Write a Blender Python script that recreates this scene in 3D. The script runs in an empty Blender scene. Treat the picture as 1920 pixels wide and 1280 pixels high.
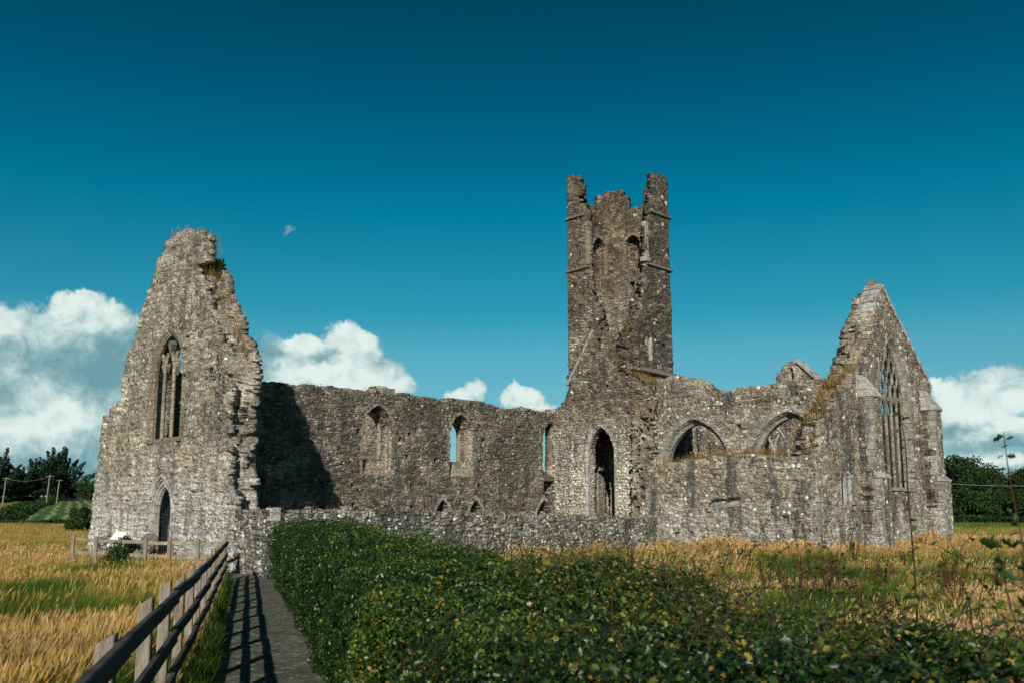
import bpy, bmesh, math, random
import numpy as np
from mathutils import Vector, Matrix

# ------------------------------------------------------------------ scene, camera, sky, sun
scn = bpy.context.scene
COL = scn.collection
R45 = math.sqrt(.5)
CAM_H = 2.3
cam = bpy.data.cameras.new("camera")
cam.lens = 31.125; cam.sensor_width = 36.0
cam.shift_y = 0.0411
cam.clip_start = 0.1; cam.clip_end = 5000
cam.dof.use_dof = True; cam.dof.focus_distance = 38.0; cam.dof.aperture_fstop = 4.5
camo = bpy.data.objects.new("camera", cam); COL.objects.link(camo)
camo.location = (0, 0, CAM_H)
camo.rotation_euler = (math.radians(90 + 7.75), 0, math.radians(-45))
scn.camera = camo

vs = scn.view_settings
vs.view_transform = 'Standard'; vs.look = 'None'; vs.gamma = 1.0
vs.exposure = 0.18; vs.use_curve_mapping = False
scn.cycles.max_bounces = 5; scn.cycles.diffuse_bounces = 2; scn.cycles.glossy_bounces = 2
scn.cycles.transmission_bounces = 3; scn.cycles.transparent_max_bounces = 4
scn.cycles.use_adaptive_sampling = True; scn.cycles.adaptive_threshold = 0.02

LIGHT = Vector((1.17, 1.0, -.715)).normalized()      # the way the sunlight travels
SUN_EL = math.asin(-LIGHT.z)
SUN_AZ = math.atan2(-LIGHT.x, -LIGHT.y)              # clockwise from north (+Y)
sl = bpy.data.lights.new("sun", 'SUN'); sl.energy = 4.8; sl.angle = math.radians(.5)
sl.color = (1.0, .93, .82)
so = bpy.data.objects.new("sun", sl); COL.objects.link(so)
so.rotation_euler = LIGHT.to_track_quat('-Z', 'Y').to_euler()

class NT:
    """small helper to write node trees"""
    def __init__(s, tree): s.t = tree; s.n = tree.nodes; s.l = tree.links
    def new(s, ty, **kw):
        n = s.n.new(ty)
        for k, v in kw.items(): setattr(n, k, v)
        return n
    def set(s, sock, v):
        if v is None: return
        if isinstance(v, bpy.types.NodeSocket): s.l.new(v, sock)
        else:
            if isinstance(v, (tuple, list)) and len(v) == 3 and sock.type == 'RGBA': v = (*v, 1)
            sock.default_value = v
    def math(s, op, a, b=None, c=None, clamp=False):
        n = s.new('ShaderNodeMath', operation=op, use_clamp=clamp)
        s.set(n.inputs[0], a); s.set(n.inputs[1], b)
        if c is not None: s.set(n.inputs[2], c)
        return n.outputs[0]
    def vmath(s, op, a, b=None, scale=None):
        n = s.new('ShaderNodeVectorMath', operation=op)
        s.set(n.inputs[0], a)
        if b is not None: s.set(n.inputs[1], b)
        if scale is not None: s.set(n.inputs['Scale'], scale)
        return n.outputs['Value'] if op in ('LENGTH', 'DOT_PRODUCT', 'DISTANCE') else n.outputs[0]
    def mix(s, f, a, b, blend='MIX'):
        n = s.new('ShaderNodeMix', data_type='RGBA', blend_type=blend)
        s.set(n.inputs[0], f); s.set(n.inputs[6], a); s.set(n.inputs[7], b)
        return n.outputs[2]
    def ramp(s, f, stops, interp='LINEAR'):
        n = s.new('ShaderNodeValToRGB'); cr = n.color_ramp; cr.interpolation = interp
        while len(cr.elements) < len(stops): cr.elements.new(.5)
        for e, (p, c) in zip(cr.elements, stops):
            e.position = p; e.color = (c, c, c, 1) if isinstance(c, (int, float)) else (*c, 1)
        s.set(n.inputs[0], f)
        return n.outputs[0]
    def noise(s, vec, scale, detail=2.0, rough=.5, out=0, dist=0.0):
        n = s.new('ShaderNodeTexNoise'); s.set(n.inputs['Vector'], vec)
        n.inputs['Scale'].default_value = scale; n.inputs['Detail'].default_value = detail
        n.inputs['Roughness'].default_value = rough; n.inputs['Distortion'].default_value = dist
        return n.outputs[out]
    def smooth(s, x, a, b):
        n = s.new('ShaderNodeMapRange', interpolation_type='SMOOTHSTEP'); s.set(n.inputs[0], x)
        n.inputs[1].default_value = a; n.inputs[2].default_value = b
        return n.outputs[0]

def px_dir(x, y):                                     # (azimuth right of NE, elevation) of a sky feature
    th = math.radians(7.75); f = 1660.; r = (x - 960) / f; u = -(y - 719) / f
    fw = math.cos(th) - u * math.sin(th); up = math.sin(th) + u * math.cos(th)
    return math.atan2(r, fw), math.atan2(up, math.hypot(r, fw))

def build_world():
    w = bpy.data.worlds.new("World"); scn.world = w; w.use_nodes = True
    w.node_tree.nodes.clear(); T = NT(w.node_tree)
    out = T.new('ShaderNodeOutputWorld'); bg = T.new('ShaderNodeBackground')
    T.l.new(bg.outputs[0], out.inputs[0])
    sky = T.new('ShaderNodeTexSky', sky_type='NISHITA'); sky.sun_disc = False
    sky.sun_elevation = SUN_EL; sky.sun_rotation = SUN_AZ
    sky.air_density = 1.0; sky.dust_density = .3; sky.ozone_density = 2.5
    tc = T.new('ShaderNodeTexCoord'); d = tc.outputs['Generated']
    sp = T.new('ShaderNodeSeparateXYZ'); T.l.new(d, sp.inputs[0])
    x, y, z = sp.outputs
    fwd = T.math('MULTIPLY', T.math('ADD', x, y), R45)
    rgt = T.math('MULTIPLY', T.math('SUBTRACT', x, y), R45)
    az = T.math('ARCTAN2', rgt, fwd)
    el = T.math('ARCSINE', z)
    elf = T.math('DIVIDE', el, math.pi / 2, clamp=True)
    tint = T.ramp(elf, SKY_TINT)
    skyc = T.mix(1.0, sky.outputs[0], tint, 'MULTIPLY')
    cv = T.new('ShaderNodeCombineXYZ'); T.set(cv.inputs[0], az); T.set(cv.inputs[1], el)
    p0 = cv.outputs[0]
    w1 = T.vmath('SUBTRACT', T.noise(p0, 16, 5, .6, 1), (.5, .5, .5))
    w2 = T.vmath('SUBTRACT', T.noise(p0, 60, 3, .55, 1), (.5, .5, .5))
    p = T.vmath('ADD', T.vmath('ADD', p0, T.vmath('SCALE', w1, scale=.05)), T.vmath('SCALE', w2, scale=.014))
    flat = T.new('ShaderNodeVectorMath', operation='MULTIPLY'); T.l.new(p, flat.inputs[0]); flat.inputs[1].default_value = (1, 1, 0)
    p = flat.outputs[0]
    def field(lobes):
        acc = None
        for (cx, cy, rx, ry) in lobes:
            a, e = px_dir(cx, cy)
            q = T.new('ShaderNodeVectorMath', operation='MULTIPLY_ADD'); T.l.new(p, q.inputs[0])
            sx, sy = 1660 / rx, 1660 / ry
            q.inputs[1].default_value = (sx, sy, 0); q.inputs[2].default_value = (-a * sx, -e * sy, 0)
            v = T.math('SUBTRACT', 1.0, T.vmath('LENGTH', q.outputs[0]))
            acc = v if acc is None else T.math('SMOOTH_MAX', acc, v, .12)
        return acc
    white = field(CLOUD_WHITE); grey = field(CLOUD_GREY)
    puff = T.math('ADD', T.math('MULTIPLY', T.math('SUBTRACT', T.noise(p0, 30, 7, .68), .5), .9), T.math('MULTIPLY', T.math('SUBTRACT', T.noise(p0, 11, 4, .6), .5), .7))
    a1 = T.smooth(T.math('ADD', white, puff), -.08, .22)
    a2 = T.math('MULTIPLY', T.smooth(T.math('ADD', grey, puff), -.15, .5), .92)
    alpha = T.math('MAXIMUM', a1, a2)
    shade = T.math('ADD', T.math('SUBTRACT', T.math('MULTIPLY', white, .6), T.math('MULTIPLY', T.math('MAXIMUM', grey, -.3), .7)),
                   T.math('ADD', T.math('MULTIPLY', T.math('SUBTRACT', T.noise(p0, 9, 6, .66, 0, .4), .5), 2.6), T.math('MULTIPLY', T.math('SUBTRACT', T.noise(p0, 34, 6, .65, 0, .5), .5), 1.9)))
    ccol = T.ramp(T.smooth(shade, -.75, .8), [(0, (.16, .33, .38)), (.3, (.26, .44, .47)), (.55, (.40, .57, .58)), (.8, (.58, .73, .71)), (1, (.76, .87, .83))])
    ccol = T.mix(1.0, ccol, (1 / WSTR,) * 3, 'MULTIPLY')
    thin = T.math('MULTIPLY', alpha, T.smooth(el, 0.0, .03))
    col = T.mix(thin, skyc, ccol)
    T.l.new(col, bg.inputs[0]); bg.inputs[1].default_value = WSTR * .883
    w.cycles.sampling_method = 'MANUAL'; w.cycles.sample_map_resolution = 512
WSTR = .1
SKY_TINT = [(0, (.36, .52, .64)), (.06, (.34, .66, .68)), (.109, (.25, .71, .68)), (.135, (.1, .67, .65)), (.207, (.003, .6, .61)), (.279, (.002, .41, .455)), (.34, (.002, .32, .325)), (1, (.01, .16, .2))]
CLOUD_WHITE = [(60, 620, 150, 52), (150, 615, 100, 46), (215, 600, 42, 36), (140, 580, 60, 34), (20, 605, 80, 36),
    (75, 725, 46, 50), (20, 700, 60, 50), (60, 780, 80, 62), (140, 765, 66, 52), (110, 812, 120, 46), (20, 850, 50, 30),
    (655, 655, 62, 44), (610, 690, 80, 40), (560, 650, 40, 26), (700, 700, 60, 40),  (740, 722, 40, 26), (530, 700, 50, 40), (680, 640, 30, 26),
    (862, 742, 34, 26), (885, 738, 22, 24), (870, 770, 60, 20), (960, 738, 22, 20), (985, 748, 34, 26), (1005, 765, 30, 18),
    (1890, 735, 70, 44), (1820, 765, 75, 50), (1780, 740, 36, 26), (1850, 800, 80, 30), (1835, 862, 50, 16), (1905, 870, 34, 22), (1800, 850, 30, 14)]
CLOUD_GREY = [(543, 434, 8, 5), (60, 690, 210, 90), (200, 690, 80, 80), (190, 850, 80, 40), (60, 860, 170, 34), (150, 890, 90, 20), (520, 660, 50, 36), (600, 668, 40, 10),
    (1880, 830, 90, 22), (1800, 800, 50, 18), (20, 905, 90, 20), (1880, 890, 80, 14)]
build_world()

# ------------------------------------------------------------------ numpy noise and polygons
def hsh(i, j, seed=0):
    i = np.asarray(i).astype(np.int64); j = np.asarray(j).astype(np.int64)
    v = (i * 374761393 + j * 668265263 + seed * 1274126177) & 0xFFFFFFFF
    v = ((v ^ (v >> 13)) * 1274126177) & 0xFFFFFFFF
    v = (v ^ (v >> 16)) & 0xFFFFFF
    return v / float(0xFFFFFF)
def vnoise(x, y, seed=0):
    xi = np.floor(x); yi = np.floor(y); fx = x - xi; fy = y - yi
    fx = fx * fx * (3 - 2 * fx); fy = fy * fy * (3 - 2 * fy)
    a = hsh(xi, yi, seed); b = hsh(xi + 1, yi, seed); c = hsh(xi, yi + 1, seed); d = hsh(xi + 1, yi + 1, seed)
    return (a * (1 - fx) + b * fx) * (1 - fy) + (c * (1 - fx) + d * fx) * fy
def fbm(x, y, seed=0, o=4):
    s = 0; a = .5
    for k in range(o): s = s + a * vnoise(x * 2 ** k, y * 2 ** k, seed + k * 17); a *= .5
    return s
def inside(poly, x, y):
    r = np.zeros(np.shape(x), bool); n = len(poly)
    for i in range(n):
        x0, y0 = poly[i]; x1, y1 = poly[(i + 1) % n]
        if y0 == y1: continue
        c = ((y0 > y) != (y1 > y)) & (x < (x1 - x0) * (y - y0) / (y1 - y0) + x0)
        r ^= c
    return r

class Stones:
    """irregular coursed rubble: every point gets the id, the centre and the edge distance of its stone"""
    def __init__(s, u0, u1, z0, z1, hmin, hmax, lmin, lmax, seed, warp=.06):
        rg = np.random.RandomState(seed); s.seed = seed; s.warp = warp
        rows = [z0 - 1]
        while rows[-1] < z1 + 1: rows.append(rows[-1] + rg.uniform(hmin, hmax))
        s.rows = np.array(rows); s.cols = []; W = u1 - u0 + 3
        for r in range(len(rows)):
            k = int(W / lmin) + 2
            c = u0 - 1.5 + rg.uniform(0, .4) + np.cumsum(rg.uniform(lmin, lmax, k)); s.cols.append(c)
        m = max(len(c) for c in s.cols)
        s.C = np.array([np.r_[c, c[-1] + 1 + np.arange(m - len(c))] for c in s.cols])
    def at(s, u, z):
        zz = z + s.warp * 2 * (vnoise(u * .9, z * .9, s.seed) - .5) + s.warp * 1.2 * (vnoise(u * 3.1, z * 3.1, s.seed + 5) - .5)
        uu = u + s.warp * 2.4 * (vnoise(u * 2.2 + 9, z * 2.2, s.seed + 9) - .5)
        shp = np.shape(uu); zz = zz.ravel(); uu = uu.ravel()
        r = np.clip(np.searchsorted(s.rows, zz) - 1, 0, len(s.rows) - 2)
        c = np.zeros(len(uu), int)
        for k in np.unique(r):
            m = r == k; c[m] = np.searchsorted(s.C[k], uu[m])
        c = np.clip(c, 1, s.C.shape[1] - 1)
        a, b = s.C[r, c - 1], s.C[r, c]; zl, zh = s.rows[r], s.rows[r + 1]
        cen = (a + b) / 2; cz = (zl + zh) / 2
        ed = np.minimum(np.minimum(uu - a, b - uu), np.minimum(zz - zl, zh - zz))
        rnd = hsh(r * 7919 + 3, c, s.seed)
        return [q.reshape(shp) for q in (cen, cz, ed, rnd)]

# ------------------------------------------------------------------ objects
def tag(o, label=None, cat=None, group=None, kind=None):
    if label: o['label'] = label
    if cat: o['category'] = cat
    if group: o['group'] = group
    if kind: o['kind'] = kind
    return o
def empty(name, loc=(0, 0, 0), parent=None, **kw):
    o = bpy.data.objects.new(name, None); COL.objects.link(o); o.location = loc; o.empty_display_size = .3
    if parent: o.parent = parent; o.matrix_parent_inverse = parent.matrix_basis.inverted()
    return tag(o, **kw)
def mesh_np(name, V, F, mat, parent=None, attrs=None, smooth=False):
    """F: (n,3) or (n,4) array, or a list of both kinds"""
    me = bpy.data.meshes.new(name)
    Fs = F if isinstance(F, list) else [F]
    Fs = [np.asarray(f, dtype=np.int32) for f in Fs if len(f)]
    V = np.asarray(V, dtype=np.float32)
    me.vertices.add(len(V)); me.vertices.foreach_set('co', V.ravel())
    nl = sum(f.size for f in Fs); nf = sum(len(f) for f in Fs)
    me.loops.add(nl); me.loops.foreach_set('vertex_index', np.concatenate([f.ravel() for f in Fs]))
    me.polygons.add(nf)
    tot = np.concatenate([np.full(len(f), f.shape[1], np.int32) for f in Fs])
    me.polygons.foreach_set('loop_start', np.r_[0, np.cumsum(tot)[:-1]].astype(np.int32))
    me.update(calc_edges=True)
    if smooth: me.polygons.foreach_set('use_smooth', np.ones(nf, bool))
    for k, (dom, a) in (attrs or {}).items():
        at = me.attributes.new(k, 'FLOAT', dom); at.data.foreach_set('value', np.asarray(a, np.float32))
    if mat: me.materials.append(mat)
    me.validate()
    o = bpy.data.objects.new(name, me); COL.objects.link(o)
    if parent: o.parent = parent; o.matrix_parent_inverse = parent.matrix_world.inverted() if False else Matrix.Translation(-Vector(parent.location))
    return o

def voxwall(name, mat, parent, axis, base, ur, zr, cell, offs, outer, holes=(), stones=None, relief=.05, frac=None, seed=1, jit=.014, rag=.75):
    """A masonry wall built up of layers of stones. axis 'x': the wall's face looks along -X and lies at X=base; 'y': face at Y=base.
    offs: depths of the layer boundaries behind the face. outer: f(k)->polygon of layer k (kept or dropped stone by stone).
    holes: list of (polygon, first layer, last layer), cut cleanly."""
    K = len(offs) - 1
    nu = int(round((ur[1] - ur[0]) / cell)); nz = int(round((zr[1] - zr[0]) / cell))
    uc = ur[0] + (np.arange(nu) + .5) * cell; zc = zr[0] + (np.arange(nz) + .5) * cell
    U, Z = np.meshgrid(uc, zc, indexing='ij')
    sp = stones or (.14, .34, .2, .6)
    lays = [Stones(ur[0], ur[1], zr[0], zr[1], *sp, seed + 31 * k) for k in range(K)]
    M = np.zeros((K + 2, nu, nz), bool); RN = np.zeros((K, nu, nz)); ED = np.zeros((K, nu, nz))
    for k in range(K):
        cen, cz, ed, rn = lays[k].at(U, Z)
        po = outer(k) if callable(outer) else outer
        M[k + 1] = inside(po, cen * rag + U * (1 - rag), cz * rag + Z * (1 - rag))
        RN[k] = rn; ED[k] = ed
        for h in holes:
            if h[1] <= k <= h[2]: M[k + 1] &= ~inside(h[0], U, Z)
    # nodes
    un = ur[0] + np.arange(nu + 1) * cell; zn = zr[0] + np.arange(nz + 1) * cell
    UN, ZN = np.meshgrid(un, zn, indexing='ij')
    idx = lambda i, j, k: (k * (nu + 1) + i) * (nz + 1) + j
    quads = []; rr = []; ee = []
    I, J = np.meshgrid(np.arange(nu), np.arange(nz), indexing='ij')
    for k in range(K + 1):                                # interfaces
        a, b = M[k], M[k + 1]
        f = b & ~a; g = a & ~b
        if f.any():
            i, j = I[f], J[f]; quads.append(np.stack([idx(i, j, k), idx(i + 1, j, k), idx(i + 1, j + 1, k), idx(i, j + 1, k)], 1)); rr.append(RN[min(k, K - 1)][f]); ee.append(ED[min(k, K - 1)][f])
        if g.any():
            i, j = I[g], J[g]; quads.append(np.stack([idx(i, j, k), idx(i, j + 1, k), idx(i + 1, j + 1, k), idx(i + 1, j, k)], 1)); rr.append(RN[k - 1][g]); ee.append(ED[k - 1][g])
    for k in range(K):                                    # sides
        m = np.zeros((nu + 2, nz + 2), bool); m[1:-1, 1:-1] = M[k + 1]
        c = M[k + 1]
        for di, dj in ((-1, 0), (1, 0), (0, -1), (0, 1)):
            s = c & ~m[1 + di:nu + 1 + di, 1 + dj:nz + 1 + dj]
            if not s.any(): continue
            i, j = I[s], J[s]
            if di == -1: e = (i, j + 1, i, j)
            elif di == 1: e = (i + 1, j, i + 1, j + 1)
            elif dj == -1: e = (i, j, i + 1, j)
            else: e = (i + 1, j + 1, i, j + 1)
            quads.append(np.stack([idx(e[0], e[1], k), idx(e[0], e[1], k + 1), idx(e[2], e[3], k + 1), idx(e[2], e[3], k)], 1)); rr.append(RN[k][s]); ee.append(ED[k][s] * .5)
    Q = np.concatenate(quads); rr = np.concatenate(rr); ee = np.concatenate(ee)
    used, inv = np.unique(Q, return_inverse=True); Q = inv.reshape(Q.shape)
    k = used // ((nu + 1) * (nz + 1)); rem = used % ((nu + 1) * (nz + 1)); i = rem // (nz + 1); j = rem % (nz + 1)
    u = un[i]; z = zn[j]; off = np.array(offs)[k]
    d = np.zeros(len(used))
    for kk in range(K + 1):
        m = k == kk
        if not m.any(): continue
        cen, cz, ed, rn = lays[min(kk, K - 1)].at(u[m], z[m])
        b = (1 - np.exp(-np.maximum(ed, 0) / .035)) * (.35 + .65 * rn) * relief + relief * .5 * (vnoise(u[m] * .8, z[m] * .8, seed + 3) - .5)
        pr = hsh((cen * 97).astype(int), (cz * 89).astype(int), seed + 77)      # a few stones stand out or have dropped back
        b = b + (pr > .93) * relief * 1.1 - (pr < .05) * relief * 1.2
        b += .012 * (vnoise(u[m] * 14, z[m] * 14, seed) - .5)
        d[m] = b if kk < K else -b
        if 0 < kk < K: d[m] = b * .9
    ju = jit * 2 * (hsh(i, j, seed + 11) - .5) + .02 * (hsh(i // 3, j // 3 + k * 5, seed + 14) - .5); jz = jit * 2 * (hsh(i, j, seed + 12) - .5) + .02 * (hsh(i // 3, j // 3 + k * 7, seed + 15) - .5)
    w = off - d
    if axis == 'x': V = np.stack([base + w, u + ju, z + jz], 1)
    else:
        V = np.stack([u + ju, base + w, z + jz], 1)
    if axis == 'x': Q = Q[:, ::-1]
    return mesh_np(name, V, Q, mat, parent, {'rnd': ('FACE', rr), 'edge': ('FACE', ee)})

def arch(c, w, spring, apex, base=None, n=14, side=0):
    """pointed arch outline from the left foot over the apex to the right foot"""
    r = apex - spring; R = (w * w + r * r) / (2 * w); pts = []
    a1 = math.asin(min(1, r / R)) if r <= R else math.pi / 2
    if R < w: a1 = math.atan2(r, w * 0 + (R - w) * 0 + abs(0 - (w - R)))
    cx = w - R
    a1 = math.atan2(r, -cx) if cx < 0 else math.atan2(r, -cx)
    right = [(c + cx + R * math.cos(a1 * k / n), spring + R * math.sin(a1 * k / n)) for k in range(n + 1)]
    left = [(2 * c - x, z) for x, z in right]
    pts = left + right[::-1][1:]
    if base is not None: pts = [(c - w, base)] + pts + [(c + w, base)]
    return pts

def sweep(path, prof, axis, base, closed=False, wob=0.0, seed=0):
    """sweeps a closed profile [(s inward, t depth)] along a path in a wall's plane; returns vertices and faces"""
    rg = random.Random(seed)
    n = len(path); m = len(prof); V = []; F = []
    for i, (x, z) in enumerate(path):
        if closed: a, b = path[i - 1], path[(i + 1) % n]
        else: a, b = path[max(0, i - 1)], path[min(n - 1, i + 1)]
        t1 = Vector((x - a[0], z - a[1])); t2 = Vector((b[0] - x, b[1] - z))
        if t1.length < 1e-6: t1 = t2
        if t2.length < 1e-6: t2 = t1
        t1.normalize(); t2.normalize(); n1 = Vector((t1.y, -t1.x)); n2 = Vector((t2.y, -t2.x))
        nn = n1 + n2
        if nn.length < 1e-4: nn = n1
        nn.normalize(); sc = 1 / max(.35, nn.dot(n1))
        j = wob * (rg.random() - .5)
        for (s, t) in prof:
            px, pz = x + nn.x * (s * sc + j), z + nn.y * (s * sc + j)
            V.append((base + t, px, pz) if axis == 'x' else (px, base + t, pz))
    for i in range(n if closed else n - 1):
        for k in range(m):
            a = i * m + k; b = i * m + (k + 1) % m; c = ((i + 1) % n) * m + (k + 1) % m; d = ((i + 1) % n) * m + k
            F.append((a, b, c, d))
    return V, F, (None if closed else [tuple(range(m)), tuple(range((n - 1) * m, n * m))[::-1]])

class MB:
    """collects polygons and links them as ONE mesh object"""
    def __init__(s): s.v = []; s.f = []; s.r = []
    def add(s, V, F, rnd=None):
        b = len(s.v); s.v += [tuple(p) for p in V]
        for f in F: s.f.append(tuple(b + i for i in f)); s.r.append(random.random() if rnd is None else rnd)
    def sweep(s, path, prof, axis, base, closed=False, wob=0, rnd=None, block=3):
        V, F, caps = sweep(path, prof, axis, base, closed, wob, len(s.v))
        b = len(s.v); s.v += V; m = len(prof); q = .5
        for i, f in enumerate(F):
            if (i // m) % block == 0 and i % m == 0: q = random.random()
            s.f.append(tuple(b + k for k in f)); s.r.append(q if rnd is None else rnd)
        for c in caps or []: s.f.append(tuple(b + k for k in c)); s.r.append(q)
    def box(s, c, d, rot=None, jit=0, rnd=None, taper=1.0):
        V = []
        for x, y, z in ((-1, -1, -1), (1, -1, -1), (1, 1, -1), (-1, 1, -1), (-1, -1, 1), (1, -1, 1), (1, 1, 1), (-1, 1, 1)):
            k = taper if z > 0 else 1
            p = Vector((x * d[0] / 2 * k, y * d[1] / 2 * k, z * d[2] / 2))
            if jit: p += Vector([random.uniform(-jit, jit) for _ in range(3)])
            if rot is not None: p = rot @ p
            V.append(tuple(p + Vector(c)))
        s.add(V, [(0, 3, 2, 1), (4, 5, 6, 7), (0, 1, 5, 4), (1, 2, 6, 5), (2, 3, 7, 6), (3, 0, 4, 7)], random.random() if rnd is None else rnd)
    def prism(s, pts, axis, a, b, rnd=None):
        """polygon pts (u,z) extruded from a to b along the axis"""
        n = len(pts); mk = (lambda u, z, o: (o, u, z)) if axis == 'x' else (lambda u, z, o: (u, o, z))
        V = [mk(u, z, a) for u, z in pts] + [mk(u, z, b) for u, z in pts]
        F = [tuple(range(n)), tuple(range(n, 2 * n))[::-1]] + [(i, i + n, (i + 1) % n + n, (i + 1) % n) for i in range(n)]
        s.add(V, F, random.random() if rnd is None else rnd)
    def tube(s, pts, rad, n=5, rnd=None):
        pts = [Vector(p) for p in pts]; rr = rad if isinstance(rad, (list, tuple)) else [rad] * len(pts); V = []; F = []
        for i, p in enumerate(pts):
            t = (pts[min(i + 1, len(pts) - 1)] - pts[max(i - 1, 0)]).normalized()
            a = t.cross(Vector((0, 0, 1)) if abs(t.z) < .9 else Vector((1, 0, 0))).normalized(); b = t.cross(a)
            for k in range(n):
                w = 2 * math.pi * k / n; V.append(tuple(p + (a * math.cos(w) + b * math.sin(w)) * rr[i]))
        for i in range(len(pts) - 1):
            for k in range(n): F.append((i * n + k, i * n + (k + 1) % n, (i + 1) * n + (k + 1) % n, (i + 1) * n + k))
        F += [tuple(range(n))[::-1], tuple(range((len(pts) - 1) * n, len(pts) * n))]
        s.add(V, F, rnd)
    def build(s, name, mat, parent=None, smooth=False, fix=True, bevel=0):
        me = bpy.data.meshes.new(name); me.from_pydata(s.v, [], s.f)
        at = me.attributes.new('rnd', 'FLOAT', 'FACE'); at.data.foreach_set('value', np.array(s.r, np.float32))
        if fix:
            bm = bmesh.new(); bm.from_mesh(me); bmesh.ops.recalc_face_normals(bm, faces=bm.faces)
            if bevel: bmesh.ops.bevel(bm, geom=[e for e in bm.edges if len(e.link_faces) == 2 and e.calc_face_angle(0) > .6], offset=bevel, segments=1, affect='EDGES')
            bm.to_mesh(me); bm.free()
        if smooth:
            for p in me.polygons: p.use_smooth = True
        me.materials.append(mat)
        o = bpy.data.objects.new(name, me); COL.objects.link(o)
        if parent: o.parent = parent; o.matrix_parent_inverse = Matrix.Translation(-Vector(parent.location))
        return o

# ------------------------------------------------------------------ materials
def new_mat(name):
    m = bpy.data.materials.new(name); m.use_nodes = True; m.node_tree.nodes.clear()
    T = NT(m.node_tree); out = T.new('ShaderNodeOutputMaterial'); b = T.new('ShaderNodeBsdfPrincipled')
    b.inputs['Roughness'].default_value = .9; b.inputs['Specular IOR Level'].default_value = .2
    T.l.new(b.outputs[0], out.inputs[0])
    return m, T, b, out
def attr(T, n): return T.new('ShaderNodeAttribute', attribute_name=n).outputs['Fac']
def pos(T): return T.new('ShaderNodeNewGeometry').outputs['Position']
def scalev(T, v, s):
    n = T.new('ShaderNodeVectorMath', operation='MULTIPLY'); T.l.new(v, n.inputs[0]); n.inputs[1].default_value = s
    return n.outputs[0]

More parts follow.
